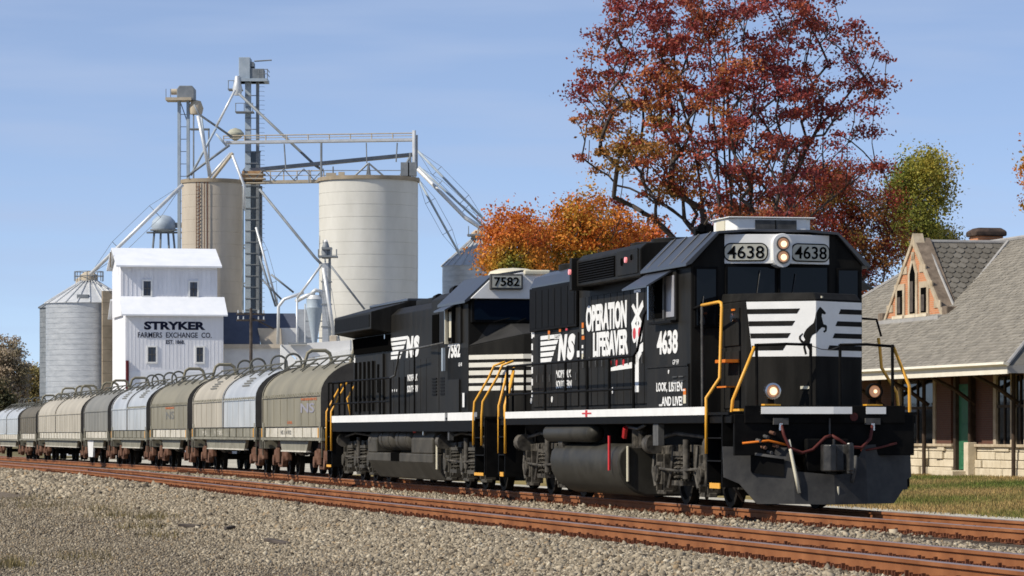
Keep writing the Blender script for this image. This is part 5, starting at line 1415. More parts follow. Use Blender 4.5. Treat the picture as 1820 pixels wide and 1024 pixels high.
def tower2():
    D = 297.0; k = D / F; c = W(326, 0, D)
    t = thing('bucket_elevator', 'shorter left bucket elevator leg with a rounded grey head and twin blue legs', 'elevator tower', (c.x, c.y, 0), 0, 'bucket elevator legs')
    def X(px): return (px - 326) * k
    def Z(py): return zz(py, D)
    pr = [(X(316), Z(175)), (X(316), Z(160)), (X(320), Z(154)), (X(343), Z(154)), (X(347), Z(159)), (X(347), Z(180)), (X(341), Z(180))]
    MB().prism(pr, 'y', -.9, .9).build('head', GALVD, t, bevel=.06)
    MB().cyl((X(305), -.3, Z(164)), (X(316), -.3, Z(164)), .25, n=12).build('motor', BEIGEM, t)
    MB().box(X(296), X(342), -1.0, 1.0, Z(180), Z(175)).build('platform', BEIGEM, t)
    for px in (297, 305): MB().cyl((X(px), -.95, Z(176)), (X(px), -.95, Z(160)), .03, n=5).build('guard_post', GALVD, t)
    for px in (318.5, 334.5): MB().box(X(px) - .12, X(px) + .12, -.3, .3, Z(560), Z(180)).build('leg_casing', BLUED, t)
    for py in range(203, 430, 22): MB().box(X(318), X(335), -.05, .05, Z(py + 1), Z(py)).build('cross_tie', GALVD, t)
    MB().tube([(X(320), 0, Z(180)), (X(334), 0, Z(220))], .04, 5).build('brace', GALVD, t)
    MB().lathe([(0, 0), (.5, 0), (.62, .5), (.4, 1.1), (0, 1.2)], (X(349), -.3, Z(204)), 12).build('discharge_hood', BEIGEM, t, smooth=True)
    MB().box(X(338), X(372), -.6, .6, Z(231), Z(229)).build('rest_platform', GALVD, t)
    for px in (345, 372): MB().cyl((X(px), -.5, Z(330)), (X(px), -.5, Z(205 if px == 345 else 229)), .07, n=6).build('post', GALVD, t)
    return t
tower2()

# grain spouts that fan out from the legs
G_ = 'grain spouts between legs, silos and bins'
SP = [
    ([(345, 186), (353, 203), (413, 244)], 291, 2.0, GALVD, 'dark spout dropping from the left leg head to the distributor on the tall tower'),
    ([(352, 206), (374, 314)], 288, 3.2, GALVP, 'thick pale spout dropping steeply from the left leg to the top of the tan silo'),
    ([(358, 207), (372, 320)], 292, 1.8, BLUED, 'thin blue spout beside the thick pale one above the tan silo'),
    ([(418, 160), (384, 226)], 289, 2.2, GALVP, 'upper left spout running down from the head of the tall tower'),
    ([(384, 228), (339, 312)], 293, 2.2, BLUED, 'lower run of the left spout of the tall tower, ending at the tan silo'),
    ([(424, 166), (560, 294), (574, 303)], 295, 2.4, GALVD, 'long spout slanting right from the tall tower to the wide silo top'),
    ([(408, 258), (332, 314)], 290, 2.3, GALVD, 'spout from under the distributor to the left edge of the tan silo'),
    ([(384, 238), (405, 262)], 291, 1.9, BLUED, 'short dark spout crossing below the distributor'),
    ([(414, 272), (378, 318)], 288, 3.0, BEIGEM, 'beige spout from the distributor to the middle of the tan silo'),
    ([(410, 272), (366, 322)], 290, 2.3, GALVP, 'second pale spout beside the beige one above the tan silo'),
    ([(413, 276), (434, 330), (434, 372)], 287, 2.4, GALVP, 'pale spout bending down between the tan silo and the tall tower'),
    ([(325, 328), (160, 488)], 280, 3.2, GALVP, 'long pale spout slanting down left to the cap of the silver bin'),
    ([(461, 336), (560, 458), (578, 476)], 280, 2.5, GALVD, 'long dark spout slanting right from the tall tower to the small leg'),
    ([(588, 473), (648, 550)], 266, 1.9, GALVD, 'dark spout slanting right across the wide silo from the small leg'),
    ([(740, 266), (862, 392)], 296, 2.2, BLUED, 'upper dark spout slanting right from the wide silo to the far bin'),
    ([(742, 300), (828, 388), (862, 410)], 294, 3.6, GALVP, 'thick pale double spout slanting right from the wide silo to the far bin'),
    ([(744, 296), (862, 404)], 297, 2.0, BLUED, 'blue spout right above the thick pale double spout'),
    ([(742, 316), (818, 454)], 295, 2.0, BLUED, 'steep dark spout from the wide silo to the edge of the far bin roof'),
    ([(455, 404), (494, 545)], 284, 2.0, GALVP, 'pale thin spout leaning against the foot of the tall tower'),
    ([(461, 455), (490, 545)], 286, 1.8, GALVD, 'dark thin spout at the foot of the tall tower'),
    ([(463, 494), (500, 532)], 283, 1.8, GALVD, 'short dark spout low at the foot of the tall tower'),
    ([(482, 488), (522, 520)], 285, 1.8, GALVD, 'short grey spout between the tall tower and the dryer shed'),
    ([(572, 470), (528, 530)], 264, 2.2, GALVP, 'pale spout slanting left from the small leg to the dryer shed'),
    ([(575, 476), (596, 612)], 262, 3.4, GALVP, 'thick silver spout falling steeply down the front of the small leg'),
    ([(494, 612), (495, 545), (505, 532), (540, 520)], 266, 2.8, GALVP, 'silver downpipe with a bend over the dark blue shed roof'),
    ([(528, 645), (528, 530)], 264, 1.8, GALVP, 'straight thin silver downpipe over the shed'),
]
for pts, D, rp, m, lab in SP:
    sp_ = tubew('grain_spout', lab, 'spout', pts, D, rp, m, G_)
    A_, B_ = W(pts[0][0], pts[0][1], D), W(pts[-1][0], pts[-1][1], D); ln_ = (B_ - A_).length
    if len(pts) == 2 and ln_ > 5.5:         # long spouts are stiffened by a thin cable truss
        v_ = B_ - A_; up_ = Vector((-v_.z, 0, v_.x)).normalized(); up_ = up_ if up_.z > 0 else -up_
        for sgn in (1, -1):
            q_ = [v_ * f + up_ * (sgn * .062 * ln_ * (.55 if f < .2 or f > .8 else 1) * (f not in (0, 1))) for f in (0.0, .3, .7, 1.0)]
            MB().tube(q_, .022, 4).build('truss_cable', GALVD, sp_)
            for i_ in (1, 2): MB().tube([v_ * (.3, .7)[i_ - 1], q_[i_]], .03, 4).build('truss_strut', GALVD, sp_)

# bridges between the silos
def bridge(name, label, a, b, D, hpx, m, rail=None, posts=6, truss=False):
    A, B = W(a[0], a[1], D), W(b[0], b[1], D); k = D / F
    t = thing(name, label, 'conveyor', A, 0, 'conveyor bridges above the silos')
    v = B - A
    def P(f, dz=0, dy=0): return v * f + Vector((0, dy, dz))
    h = hpx * k
    MB().loft([[P(0, 0, -.5), P(0, 0, .5), P(0, h, .5), P(0, h, -.5)], [P(1, 0, -.5), P(1, 0, .5), P(1, h, .5), P(1, h, -.5)]]).build('beam', m, t)
    if rail:
        z = h + rail * k
        MB().tube([P(0, z, -.45), P(1, z, -.45)], .05, 5).build('guard_rail', BEIGEM, t)
        MB().tube([P(0, h + (z - h) * .5, -.45), P(1, h + (z - h) * .5, -.45)], .03, 5).build('guard_rail', BEIGEM, t)
        for i in range(posts): MB().cyl(P(i / (posts - 1), h, -.45), P(i / (posts - 1), z, -.45), .05, n=5).build('guard_post', BEIGEM, t)
    if truss:
        n = 8
        for i in range(n):
            MB().tube([P(i / n, h if i % 2 else h + .9, -.52), P((i + 1) / n, h + .9 if i % 2 else h, -.52)], .045, 5).build('truss_brace', GALVD, t)
    return t
bridge('conveyor', 'topmost horizontal conveyor bridge with a guard rail, from the tower to the wide silo', (398, 256), (736, 251), 294, 4.5, GALVP, rail=9, posts=10)
bridge('conveyor', 'gently rising grey conveyor pipe between the tower and the wide silo', (444, 306), (734, 278), 295, 6, GALVD)
bridge('walkway_bridge', 'beige trussed walkway level with the silo rims', (434, 327), (576, 325), 294, 5, BEIGEM, rail=16, posts=7, truss=True)
def posts_on_silo():
    D = 292.5; k = D / F
    t = thing('conveyor_support', 'steel support frame with tripod braces standing on the wide silo', 'steel frame', W(655, 322, D), 0)
    def Q(px, py): return W(px, py, D) - W(655, 322, D)
    for a, b, r in (((571, 322), (571, 254), .10), ((736, 318), (736, 232), .16), ((741, 300), (741, 240), .08), ((655, 322), (655, 290), .08), ((729, 318), (729, 272), .10), ((704, 288), (706, 254), .06), ((655, 290), (625, 318), .08), ((655, 290), (690, 320), .08), ((650, 322), (655, 290), .06), ((660, 322), (655, 290), .06), ((728, 280), (708, 320), .10), ((508, 300), (505, 256), .06), ((592, 296), (592, 322), .06), ((549, 325), (549, 302), .06), ((651, 254), (652, 290), .05)):
        MB().cyl(Q(*a), Q(*b), r, n=6).build('post', GALVP if r > .12 else GALVD, t)
    for px in (720, 733):
        o = Q(px, 300); MB().box(o.x - .35, o.x + .35, -.4, .4, o.z - .6, o.z + .5).build('gear_box', GALVD, t)
    for py in (312, 303):
        MB().tube([Q(575, py), Q(738, py)], .035, 5).build('guard_rail', GALVD, t)
posts_on_silo()
bx = thing('transfer_box', 'rusty tan transfer box on the tall tower at rim height', 'machine', W(448, 322, 294), 0)
MB().box(-.8, .9, -.5, .5, -.2, .8).build('box', mat("rusty_box", (0.30, 0.17, 0.08), 0.8, color2=(0.45, 0.30, 0.17), vscale=3), bx, bevel=.03)
for dz in (.0, .35, .7): MB().box(-1.0, 1.1, -.62, .62, dz - .22, dz - .12).build('flange', BEIGEM, bx)

# domed hopper tank on legs, behind the white house
def dome_tank():
    D = 315.0; k = D / F
    t = thing('hopper_tank', 'small grey-green domed tank on splayed legs behind the white house roof', 'tank', (W(291, 0, D).x, D, 0), 0)
    MB().lathe([(0, -.25), (.95, -.15), (1.1, .25), (1.0, .75), (.6, 1.15), (0, 1.3)], (0, 0, zz(408, D)), 22).build('dome', BLUED, t, smooth=True)
    MB().lathe([(0, 0), (1.2, 0), (1.2, .12), (0, .12)], (0, 0, zz(410, D)), 22).build('ledge', GALVD, t)
    for x in (-.95, -.3, .45, .95): MB().cyl((x * .85, 0, zz(408, D)), (x * 1.15, 0, zz(470, D)), .10, n=6).build('leg', GALVD, t)
    MB().box(-1.5, 1.7, -.2, .2, zz(415, D), zz(412, D)).build('walkway', GALVD, t)
    MB().box(.9, 1.6, -.3, .3, zz(405, D), zz(396, D)).build('control_box', GALVD, t)
dome_tank()

# small leg and cyclone in front of the wide silo
def small_leg():
    D = 263.0; k = D / F
    t = thing('bucket_elevator', 'small leg tower with a white cap and platform in front of the wide silo', 'elevator tower', (W(580, 0, D).x, D, 0), 0, 'bucket elevator legs')
    def X(px): return (px - 580) * k
    def Z(py): return zz(py, D)
    MB().box(X(573), X(587), -.3, .3, Z(700), Z(468)).build('leg_casing', GALV, t)
    MB().box(X(584), X(588), -.32, .32, Z(700), Z(445)).build('leg_edge', GALVD, t)
    MB().lathe([(0, 0), (.28, 0), (.34, .5), (.24, 1.0), (.12, 1.3), (0, 1.35)], (X(579), 0, Z(460)), 14).build('head', GALVD, t, smooth=True)
    MB().lathe([(0, 0), (.14, .05), (.16, .3), (0, .45)], (X(579), 0, Z(436)), 10).build('cap', WHITE, t, smooth=True)
    MB().box(X(566), X(600), -.8, .8, Z(458), Z(455)).build('platform', GALVD, t)
    for px in (567, 590, 599): MB().cyl((X(px), -.75, Z(456)), (X(px), -.75, Z(444)), .05, n=5).build('guard_post', GALVD, t)
    MB().box(X(572), X(590), -.5, .5, Z(444), Z(440)).build('drive', GALVD, t)
    for py in (500, 540, 580): MB().box(X(571), X(590), -.36, .36, Z(py + 2), Z(py)).build('cross_tie', GALVD, t)
    return t
small_leg()
def cyclone():
    D = 266.0; k = D / F
    t = thing('dust_cyclone', 'grey steel dust cyclone with a long cone, beside the small leg', 'dust collector', (W(559, 0, D).x, D, 0), 0)
    def Z(py): return zz(py, D)
    MB().lathe([(0, Z(532)), (.60, Z(532)), (.60, Z(546)), (.63, Z(547)), (.52, Z(560)), (.16, Z(612)), (.16, Z(622)), (0, Z(622))], (0, 0, 0), 22).build('cone', BLUED, t, smooth=True)
    MB().lathe([(0, 0), (.62, 0), (.4, .3), (0, .35)], (0, 0, Z(532)), 20).build('lid', GALVP, t, smooth=True)
    MB().tube([(-.2, -.2, Z(522)), (.1, -.2, Z(516)), (.45, 0, Z(518)), (.55, 0, Z(530))], .16, 8).build('elbow', GALVP, t, smooth='all')
    MB().tube([(-1.4, 0, Z(536)), (-.6, -.1, Z(526)), (0, -.2, Z(522))], .15, 8).build('inlet', GALVP, t, smooth='all')
    for x in (-.7, .7): MB().cyl((x, 0, Z(700)), (x, 0, Z(540)), .06, n=6).build('leg', GALVP, t)
    for py in (570, 600): MB().box(-.7, .7, -.04, .04, Z(py + 2), Z(py)).build('cross_tie', GALVD, t)
cyclone()

# low sheds in front of the silos
def sheds():
    D = 274.0; k = D / F
    t = thing('feed_shed', 'low white shed with a dark blue sloping roof, right of the white elevator house', 'shed', (W(398, 0, D).x, D, 0), 0)
    def X(px): return (px - 398) * k
    def Z(py): return zz(py, D)
    MB().box(X(398), X(500), 0, 5, -.6, Z(617)).build('wall', PALEW, t)
    MB().box(X(390), X(504), -.25, 0, Z(619), Z(612)).build('eave_board', TANW, t)
    MB().loft([[(X(392), -.2, Z(612)), (X(463), -.2, Z(612)), (X(463), -.2, Z(610)), (X(392), -.2, Z(610))], [(X(392), 3, Z(556)), (X(452), 3, Z(556)), (X(452), 3, Z(553)), (X(392), 3, Z(553))]]).build('roof', BLUEROOF, t)
    MB().prism([(X(463), Z(614)), (X(500), Z(614)), (X(498), Z(583)), (X(457), Z(583))], 'y', .6, 3).build('gable_wall', TANW, t)
    MB().box(X(497), X(528), 1.5, 4, Z(630), Z(582)).build('side_wall', PALEW, t)
    MB().loft([[(X(440), 2.0, Z(583)), (X(528), 2.0, Z(583)), (X(528), 2.0, Z(581)), (X(440), 2.0, Z(581))], [(X(440), 4, Z(557)), (X(519), 4, Z(557)), (X(519), 4, Z(554)), (X(440), 4, Z(554))]]).build('back_roof', BLUEROOF, t)
    MB().box(X(526), X(555), 2.2, 4, Z(640), Z(548)).build('dryer_wall', GALV, t)
    D2 = 258.0; k2 = D2 / F
    t2 = thing('loading_hopper', 'sunlit white sloping loading hopper roof behind the first coil car', 'hopper', (W(500, 0, D2).x, D2, 0), 0)
    def X2(px): return (px - 500) * k2
    def Z2(py): return zz(py, D2)
    MB().loft([[(X2(498), 0, Z2(690)), (X2(505), 0, Z2(690)), (X2(505), 2.5, Z2(690)), (X2(498), 2.5, Z2(690))], [(X2(498), 0, Z2(614)), (X2(500), 0, Z2(612)), (X2(500), 2.5, Z2(612)), (X2(498), 2.5, Z2(614))]]).build('side_plate', WHITE, t2)
    MB().poly([(X2(499), -.05, Z2(615)), (X2(532), -1.6, Z2(640)), (X2(640), -1.6, Z2(628)), (X2(640), -1.6, Z2(690)), (X2(505), -.05, Z2(690))]) 
    MB().prism([(X2(499), Z2(614)), (X2(524), Z2(639)), (X2(560), Z2(637)), (X2(622), Z2(620)), (X2(622), Z2(690)), (X2(499), Z2(690))], 'y', -.05, .5).build('front_plate', WHITE, t2)
    MB().prism([(X2(500), Z2(613)), (X2(622), Z2(604)), (X2(622), Z2(622)), (X2(530), Z2(640))], 'y', .52, 2.5).build('hopper_top', PALEW, t2)
    MB().box(X2(512), X2(545), -.1, .45, Z2(612), Z2(609)).build('grate', GALVD, t2)
    MB().box(X2(585), X2(598), .6, 2.2, Z2(625), Z2(596)).build('vent_hood', TANW, t2, bevel=.05)
sheds()
def utility_pole():
    D = 235.0; k = D / F
    t = thing('utility_pole', 'dark weathered utility pole with two crossarms in front of the blue roofed shed', 'utility pole', (W(446, 0, D).x, D, 0), .25)
    MB().cyl((0, 0, -.6), (0, 0, zz(548, D)), .15, .10, n=10).build('pole', POLE, t, smooth=True)
    for py in (560, 571):
        a = MB().box(-.95, .95, -.06, .06, zz(py, D), zz(py, D) + .12).build('crossarm', POLE, t)
        for x in (-.85, -.5, .5, .85): MB().cyl((x, 0, zz(py, D) + .12), (x, 0, zz(py, D) + .32), .05, n=6).build('insulator', GALVP, a)
    MB().tube([(.15, 0, zz(566, D)), (1.6, .4, zz(584, D))], .05, 5).build('guy_arm', POLE, t)
utility_pole()

# ------------------------------------------------------------------ brick depot (track frame, like the train)
def depot():
    B = thing('depot_building', 'brick railway depot with grey shingled roof, pointed gable dormer and stone base', 'building')
    B.matrix_world = TRK
    YE, ZE, YW, ZG = 22.9, 3.34, 25.35, -.32
    M = .745                                # roof pitch
    xn, xf = -53.5, -86.2                   # near and far eave corners
    yr = 29.55; zr = ZE + (yr - YE) * M
    def zroof(y): return ZE + (y - YE) * M
    xg = -71.1; yg = 25.75; hwg = 3.28     # cross gable
    zga, zgb = 8.18, zroof(yg)
    # walls
    def W_(px): return xs(px, YW)
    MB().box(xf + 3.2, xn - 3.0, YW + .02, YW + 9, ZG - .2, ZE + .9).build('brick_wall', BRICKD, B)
    MB().box(xf + 3.2, xn - 2.98, YW - .10, YW + .02, ZG - .2, ZG + .02).build('plinth', LIMEST, B)
    xd0, xd1 = W_(1706), W_(1728)
    # stone base, block by block, either side of the door
    ztop = .82
    rr = random.Random(3)
    rows = [(ZG + .02, .0), (.0, .28), (.28, .56), (.56, ztop - .1)]
    for x0, x1 in ((xf + 3.2, xd0 - .35), (xd1 + .35, xn - 2.98)):
        for ri, (za, zb) in enumerate(rows):
            x = x0 + (rr.uniform(.3, .7) if ri % 2 else 0)
            xs0 = x0
            while xs0 < x1 - .05:
                L_ = rr.uniform(.7, 1.5); xe = min(x1, xs0 + L_)
                if x1 - xe < .35: xe = x1
                p = rr.choice((0, 0, .02, .05, .09)) + (.06 if ri == 0 else 0)
                MB().box(xs0 + .012, xe - .012, YW - .08 - p, YW + .02, za + .012, zb - .008).build('stone_block', LIMEST, B, bevel=.02)
                xs0 = xe
        MB().box(x0, x1, YW - .20, YW + .02, ztop - .1, ztop).build('sill_course', TRIM, B, bevel=.015)
    # door with its frame
    MB().box(xd0, xd1, YW - .03, YW + .02, ZG + .25, 2.9).build('door', DOORG, B)
    for z0, z1 in ((ZG + .4, .45), (.6, 1.5), (1.65, 2.7)):
        MB().box(xd0 + .25, xd1 - .25, YW - .045, YW - .03, z0, z1).build('door_panel', DOORG, B, bevel=.01)
    for x in (xd0 - .30, xd1 + .06): MB().box(x, x + .24, YW - .14, YW + .02, ZG + .2, 3.2).build('door_jamb', WOODB, B)
    MB().box(xd0 - .5, xd1 + .5, YW - .9, YW - .02, ZG - .1, ZG + .22).build('door_step', LIMEST, B, bevel=.02)
    # windows and stone piers in the shade of the eaves
    for px0, px1 in ((1604, 1662), (1775, 1800), (1808, 1824)):
        x0, x1 = W_(px0), W_(px1)
        w = MB().box(x0, x1, YW - .02, YW + .02, ztop, 3.1).build('window', GLASS, B)
        MB().box((x0 + x1) / 2 - .05, (x0 + x1) / 2 + .05, YW - .06, YW - .02, ztop, 3.1).build('mullion', WOODB, w)
        MB().box(x0, x1, YW - .06, YW - .02, 2.05, 2.15).build('transom', WOODB, w)
        for a, b in ((x0 - .28, x0 - .02), (x1 + .02, x1 + .28)):
            MB().box(a, b, YW - .10, YW + .02, ztop, 3.3).build('stone_pier', TRIM, B)
    for px0, px1 in ((1667, 1693), (1748, 1770)):
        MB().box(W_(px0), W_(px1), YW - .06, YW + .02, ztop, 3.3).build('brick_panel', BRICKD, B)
    # bracket posts and knee braces
    for px in (1737, 1575, 1655, 1815):
        x = W_(px)
        if px == 1737: MB().box(x - .22, x + .22, YW - .42, YW - .10, ZG - .1, ztop + .06).build('pier_base', LIMEST, B, bevel=.02)
        MB().cyl((x, YW - .27, ztop if px == 1737 else ZG), (x, YW - .27, 3.2), .07, n=10).build('downspout', WOODB, B)
        MB().tube([(x, YW - .1, 2.2), (x, YW - .9, 2.75), (x, YE + .5, 3.25)], .08, 6).build('eave_brace', WOODB, B)
    # roof: facets, each covered with courses of shingles
    def roof_face(pts, name='roof_slope'):
        n = (Vector(pts[1]) - Vector(pts[0])).cross(Vector(pts[2]) - Vector(pts[0])).normalized()
        if n.z < 0: n = -n
        q = MB(); q.poly(pts); q.poly([tuple(Vector(p) - n * .12) for p in pts][::-1])
        for k in range(len(pts)):
            a, b = Vector(pts[k]), Vector(pts[(k + 1) % len(pts)]); q.poly([a, a - n * .12, b - n * .12, b])
        return q.build(name, ROOFS, B)
    xrn, xrf = xn - 7.2, xf + 7.2
    front = roof_face([(xf, YE, ZE), (xn, YE, ZE), (xrn, yr, zr), (xrf, yr, zr)])
    roof_face([(xn, YE, ZE), (xn, 2 * yr - YE, ZE), (xrn, yr, zr)])
    roof_face([(xf, YE, ZE), (xf, 2 * yr - YE, ZE), (xrf, yr, zr)])
    roof_face([(xf, 2 * yr - YE, ZE), (xn, 2 * yr - YE, ZE), (xrn, yr, zr), (xrf, yr, zr)])
    # shingle courses on the front slope: short lapped tabs of uneven thickness
    V, Tn = [], []
    nv = Vector((0, -M, 1)).normalized(); up = Vector((0, 1, M)).normalized()
    slope = (Vector((0, yr, zr)) - Vector((0, YE, ZE))).length
    ncr = 46; ch = slope / ncr
    rg = np.random.default_rng(5)
    def inside(x, yv):
        t = (yv - YE) / (yr - YE)
        if x < xf + 7.2 * t + .1 or x > xn - 7.2 * t - .1: return False
        z = zroof(yv)
        if yv > yg - .05 and abs(x - xg) < hwg + .1:
            zc = zga - (zga - zgb + .0) * abs(x - xg) / hwg
            if z < zc + .05: return False
        return True
    for i in range(ncr):
        s0 = i * ch; x = xf + rg.uniform(0, .3)
        while x < xn:
            w = rg.uniform(.26, .36)
            c = Vector((0, YE, ZE)) + up * s0
            if inside(x + w / 2, c.y + .05):
                th = rg.uniform(.022, .040); lift = .006
                a, b = x + .008, x + w - .008
                p0 = c + nv * (th + lift); p1 = c + up * (ch * 1.08) + nv * lift
                V += [(a, p0.y, p0.z), (b, p0.y, p0.z), (b, p1.y, p1.z), (a, p1.y, p1.z), (a, c.y, c.z), (b, c.y, c.z)]
                g = rg.uniform(.8, 1.15); Tn.append((.225 * g, .208 * g, .178 * g))
            x += w
    me = tint_mesh('shingle_courses', np.array(V), [(0, 1, 2, 3), (4, 5, 1, 0)], 6, np.array(Tn), SHINGLE)
    place('shingle_courses', me, front, kind='stuff')
    # hips, ridge and gutters
    MB().tube([(xn, YE, ZE + .05), (xrn, yr, zr + .06)], .07, 6).build('hip_cap', FLASH, B)
    MB().tube([(xf, YE, ZE + .05), (xrf, yr, zr + .06)], .07, 6).build('hip_cap', FLASH, B)
    MB().tube([(xrf, yr, zr + .06), (xrn, yr, zr + .06)], .08, 6).build('ridge_cap', FLASH, B)
    MB().box(xf, xn, YE - .02, YE + .04, ZE - .26, ZE - .02).build('fascia', FASCIA, B)
    MB().prism([(YE - .02, ZE - .02), (YE - .20, ZE + .04), (YE - .18, ZE + .12), (YE, ZE + .06)], 'x', xf - .1, xn + .12).build('gutter', FASCIA, B)
    MB().box(xn - .04, xn + .02, YE, 2 * yr - YE, ZE - .24, ZE + .0).build('end_fascia', FLASH, B)
    MB().prism([(YE, 2.0), (YE, 2.1)], 'x', 0, 1) if False else None
    MB().box(xf + .1, xn - .05, YE + .05, YW + .1, ZE - .12, ZE - .06).build('soffit', WOODB, B)
    MB().box(xn - 3.0, xn - .05, YW + .11, 2 * yr - YE - .1, ZE - .12, ZE - .06).build('soffit', WOODB, B)
    # cross gable: brick face, stone verge, dark steep roof behind it
    G = MB().prism([(xg - hwg, zgb - .1), (xg + hwg, zgb - .1), (xg, zga - .05)], 'y', yg, yg + .3).build('gable_wall', BRICK, B)
    for s in (-1, 1):
        p = Vector((xg + s * (hwg + .12), 0, zgb - .05)); q = Vector((xg, 0, zga + .18))
        MB().loft([[(p.x, yg + .02, p.z), (p.x, yg + .62, p.z), (p.x - s * .26, yg + .62, p.z), (p.x - s * .26, yg + .02, p.z)],
                   [(q.x + s * .02, yg + .02, q.z), (q.x + s * .02, yg + .62, q.z), (q.x + s * .0, yg + .62, q.z - .30), (q.x + s * .0, yg + .02, q.z - .30)]]).build('verge_stone', VERGE, G)
        MB().loft([[(p.x - s * .02, yg - .06, p.z), (p.x - s * .02, yg + .018, p.z), (p.x - s * .24, yg + .018, p.z), (p.x - s * .24, yg - .06, p.z)],
                   [(q.x + s * .01, yg - .06, q.z - .01), (q.x + s * .01, yg + .018, q.z - .01), (q.x + s * .0, yg + .018, q.z - .26), (q.x + s * .0, yg - .06, q.z - .26)]]).build('coping', TRIM, G)
        MB().box(min(p.x, p.x + s * .5), max(p.x, p.x + s * .5), yg - .1, yg + .75, p.z - .15, p.z + .30).build('kneeler', VERGE, G, bevel=.04)
        # stepped stone quoins along the slope
        for t in (.18, .45, .68):
            cx = xg + s * hwg * (1 - t) ; cz = zgb + (zga - zgb) * t
            MB().box(cx - .35, cx + .35, yg - .035, yg + .01, cz - .25, cz + .02).build('quoin', TRIM, G)
    MB().prism([(xg - .30, zga - .1), (xg + .30, zga - .1), (xg, zga + .34)], 'y', yg - .05, yg + .35).build('finial', TRIM, G)
    # lancet windows
    for dx, w, z1, pointed in ((-1.45, .30, zgb + 1.02, False), (0, .30, zgb + 1.55, True), (1.25, .30, zgb + 1.02, False)):
        x = xg + dx; z0 = zgb + .12
        pr = [(x - w, z0), (x + w, z0), (x + w, z1)] + ([(x, z1 + .42)] if pointed else []) + [(x - w, z1)]
        sp = [(x - w - .22, z0 - .05), (x + w + .22, z0 - .05), (x + w + .22, z1 + .05)] + ([(x, z1 + .75)] if pointed else [(x + w + .22, z1 + .22), (x - w - .22, z1 + .22)]) + [(x - w - .22, z1 + .05)]
        f_ = MB().prism(sp, 'y', yg - .05, yg - .003).build('window_surround', TRIM, G)
        MB().prism(pr, 'y', yg - .06, yg - .052).build('window_opening', DARK, f_)
        MB().box(x - w * .8, x + w * .3, yg - .068, yg - .061, z0 + .05, z1 - .25).build('shutter', POLE, f_)
        MB().box(x - w - .3, x + w + .3, yg - .16, yg - .004, z0 - .16, z0 - .052).build('sill', LIMEST, f_)
    MB().box(xg - .15, xg + .15, yg - .05, yg - .004, zgb + 2.05, zga - .35).build('stone_rib', TRIM, G)
    MB().box(xg - hwg - .2, xg + hwg + .2, yg - .28, yg - .02, zgb - .28, zgb - .06).build('flashing', FLASH, B)
    # steep roof behind the gable; its ridge runs back to the main slope
    yb = YE + (zga - ZE) / M
    for s in (-1, 1):
        pts = [(xg, yg + .35, zga), (xg, yb, zga), (xg + s * hwg, yg + .35, zgb + .02)]
        nn = (Vector(pts[1]) - Vector(pts[0])).cross(Vector(pts[2]) - Vector(pts[0])).normalized()
        if nn.z < 0: nn = -nn
        q = MB(); q.poly(pts); q.poly([tuple(Vector(p) - nn * .05) for p in pts][::-1]); R_ = q.build('gable_roof', ROOFS, B)
        if s < 0: continue
        # scalloped slates, each one a piece
        d = Vector((s * hwg, 0, zgb - zga)).normalized(); e = Vector((0, 1, 0)); w, h = .34, .30
        n_ = e.cross(d); n_ = n_ if n_.z > 0 else -n_
        prof = [(-.48, 0), (-.48, .62), (-.30, .92), (0, 1.05), (.30, .92), (.48, .62), (.48, 0)]
        mb = MB()
        top_ = [e * (a * w) + d * (b * h * 1.25) + n_ * (.012 + .035 * b) for a, b in prof]
        low_ = [e * (a * w) + d * (b * h * 1.25) + n_ * (.0 + .008 * b) for a, b in prof]
        mb.loft([low_, top_])
        sm = mb.mesh('shingle'); sm.materials.append(SLATE)
        sm2 = sm.copy(); sm2.materials.clear(); sm2.materials.append(SLATE2)
        Lg = math.hypot(hwg, zga - zgb)
        nr = int(Lg / h); rr2 = random.Random(9)
        for i in range(nr):
            t = i * h / Lg
            y1 = yb - (yb - yg - .35) * t
            y = yg + .45 + (w / 2 if i % 2 else 0)
            while y < y1 - .1:
                o = place('shingle', sm if rr2.random() < .6 else sm2, R_)
                o.location = Vector((xg, y, zga)) + d * (i * h) + n_ * (.01 + rr2.uniform(0, .01))
                y += w
    MB().tube([(xg + hwg, yg + .35, zgb + .08), (xg, yb, zga + .06)], .085, 6).build('valley_flashing', FLASH, B)
    MB().tube([(xg, yg + .4, zga + .05), (xg, yb, zga + .05)], .07, 6).build('ridge_cap', FLASH, B)
    MB().tube([(xg, yg + .46, zga + .10), (xg + hwg, yg + .46, zgb + .14)], .05, 6).build('verge_flashing', FLASH, B)
    # chimney behind
    yc = 29.2; x1 = xs(1716, yc) + 1.15; x0 = x1 - 1.15; yd = yc + 1.25
    Dm = 56 + SA * yc - CA * x1
    C_ = MB().box(x0 + .12, x1 - .12, yc + .12, yd - .12, zr - 1.0, zz(419, Dm)).build('chimney', BRICK, B)
    MB().loft([[(x0, yc, zz(419, Dm)), (x1, yc, zz(419, Dm)), (x1, yd, zz(419, Dm)), (x0, yd, zz(419, Dm))], [(x0, yc, zz(410, Dm)), (x1, yc, zz(410, Dm)), (x1, yd, zz(410, Dm)), (x0, yd, zz(410, Dm))], [(x0 + .2, yc + .2, zz(404, Dm)), (x1 - .2, yc + .2, zz(404, Dm)), (x1 - .2, yd - .15, zz(404, Dm)), (x0 + .2, yd - .15, zz(404, Dm))]]).build('chimney_cap', CHIM, C_, bevel=.05)
depot()

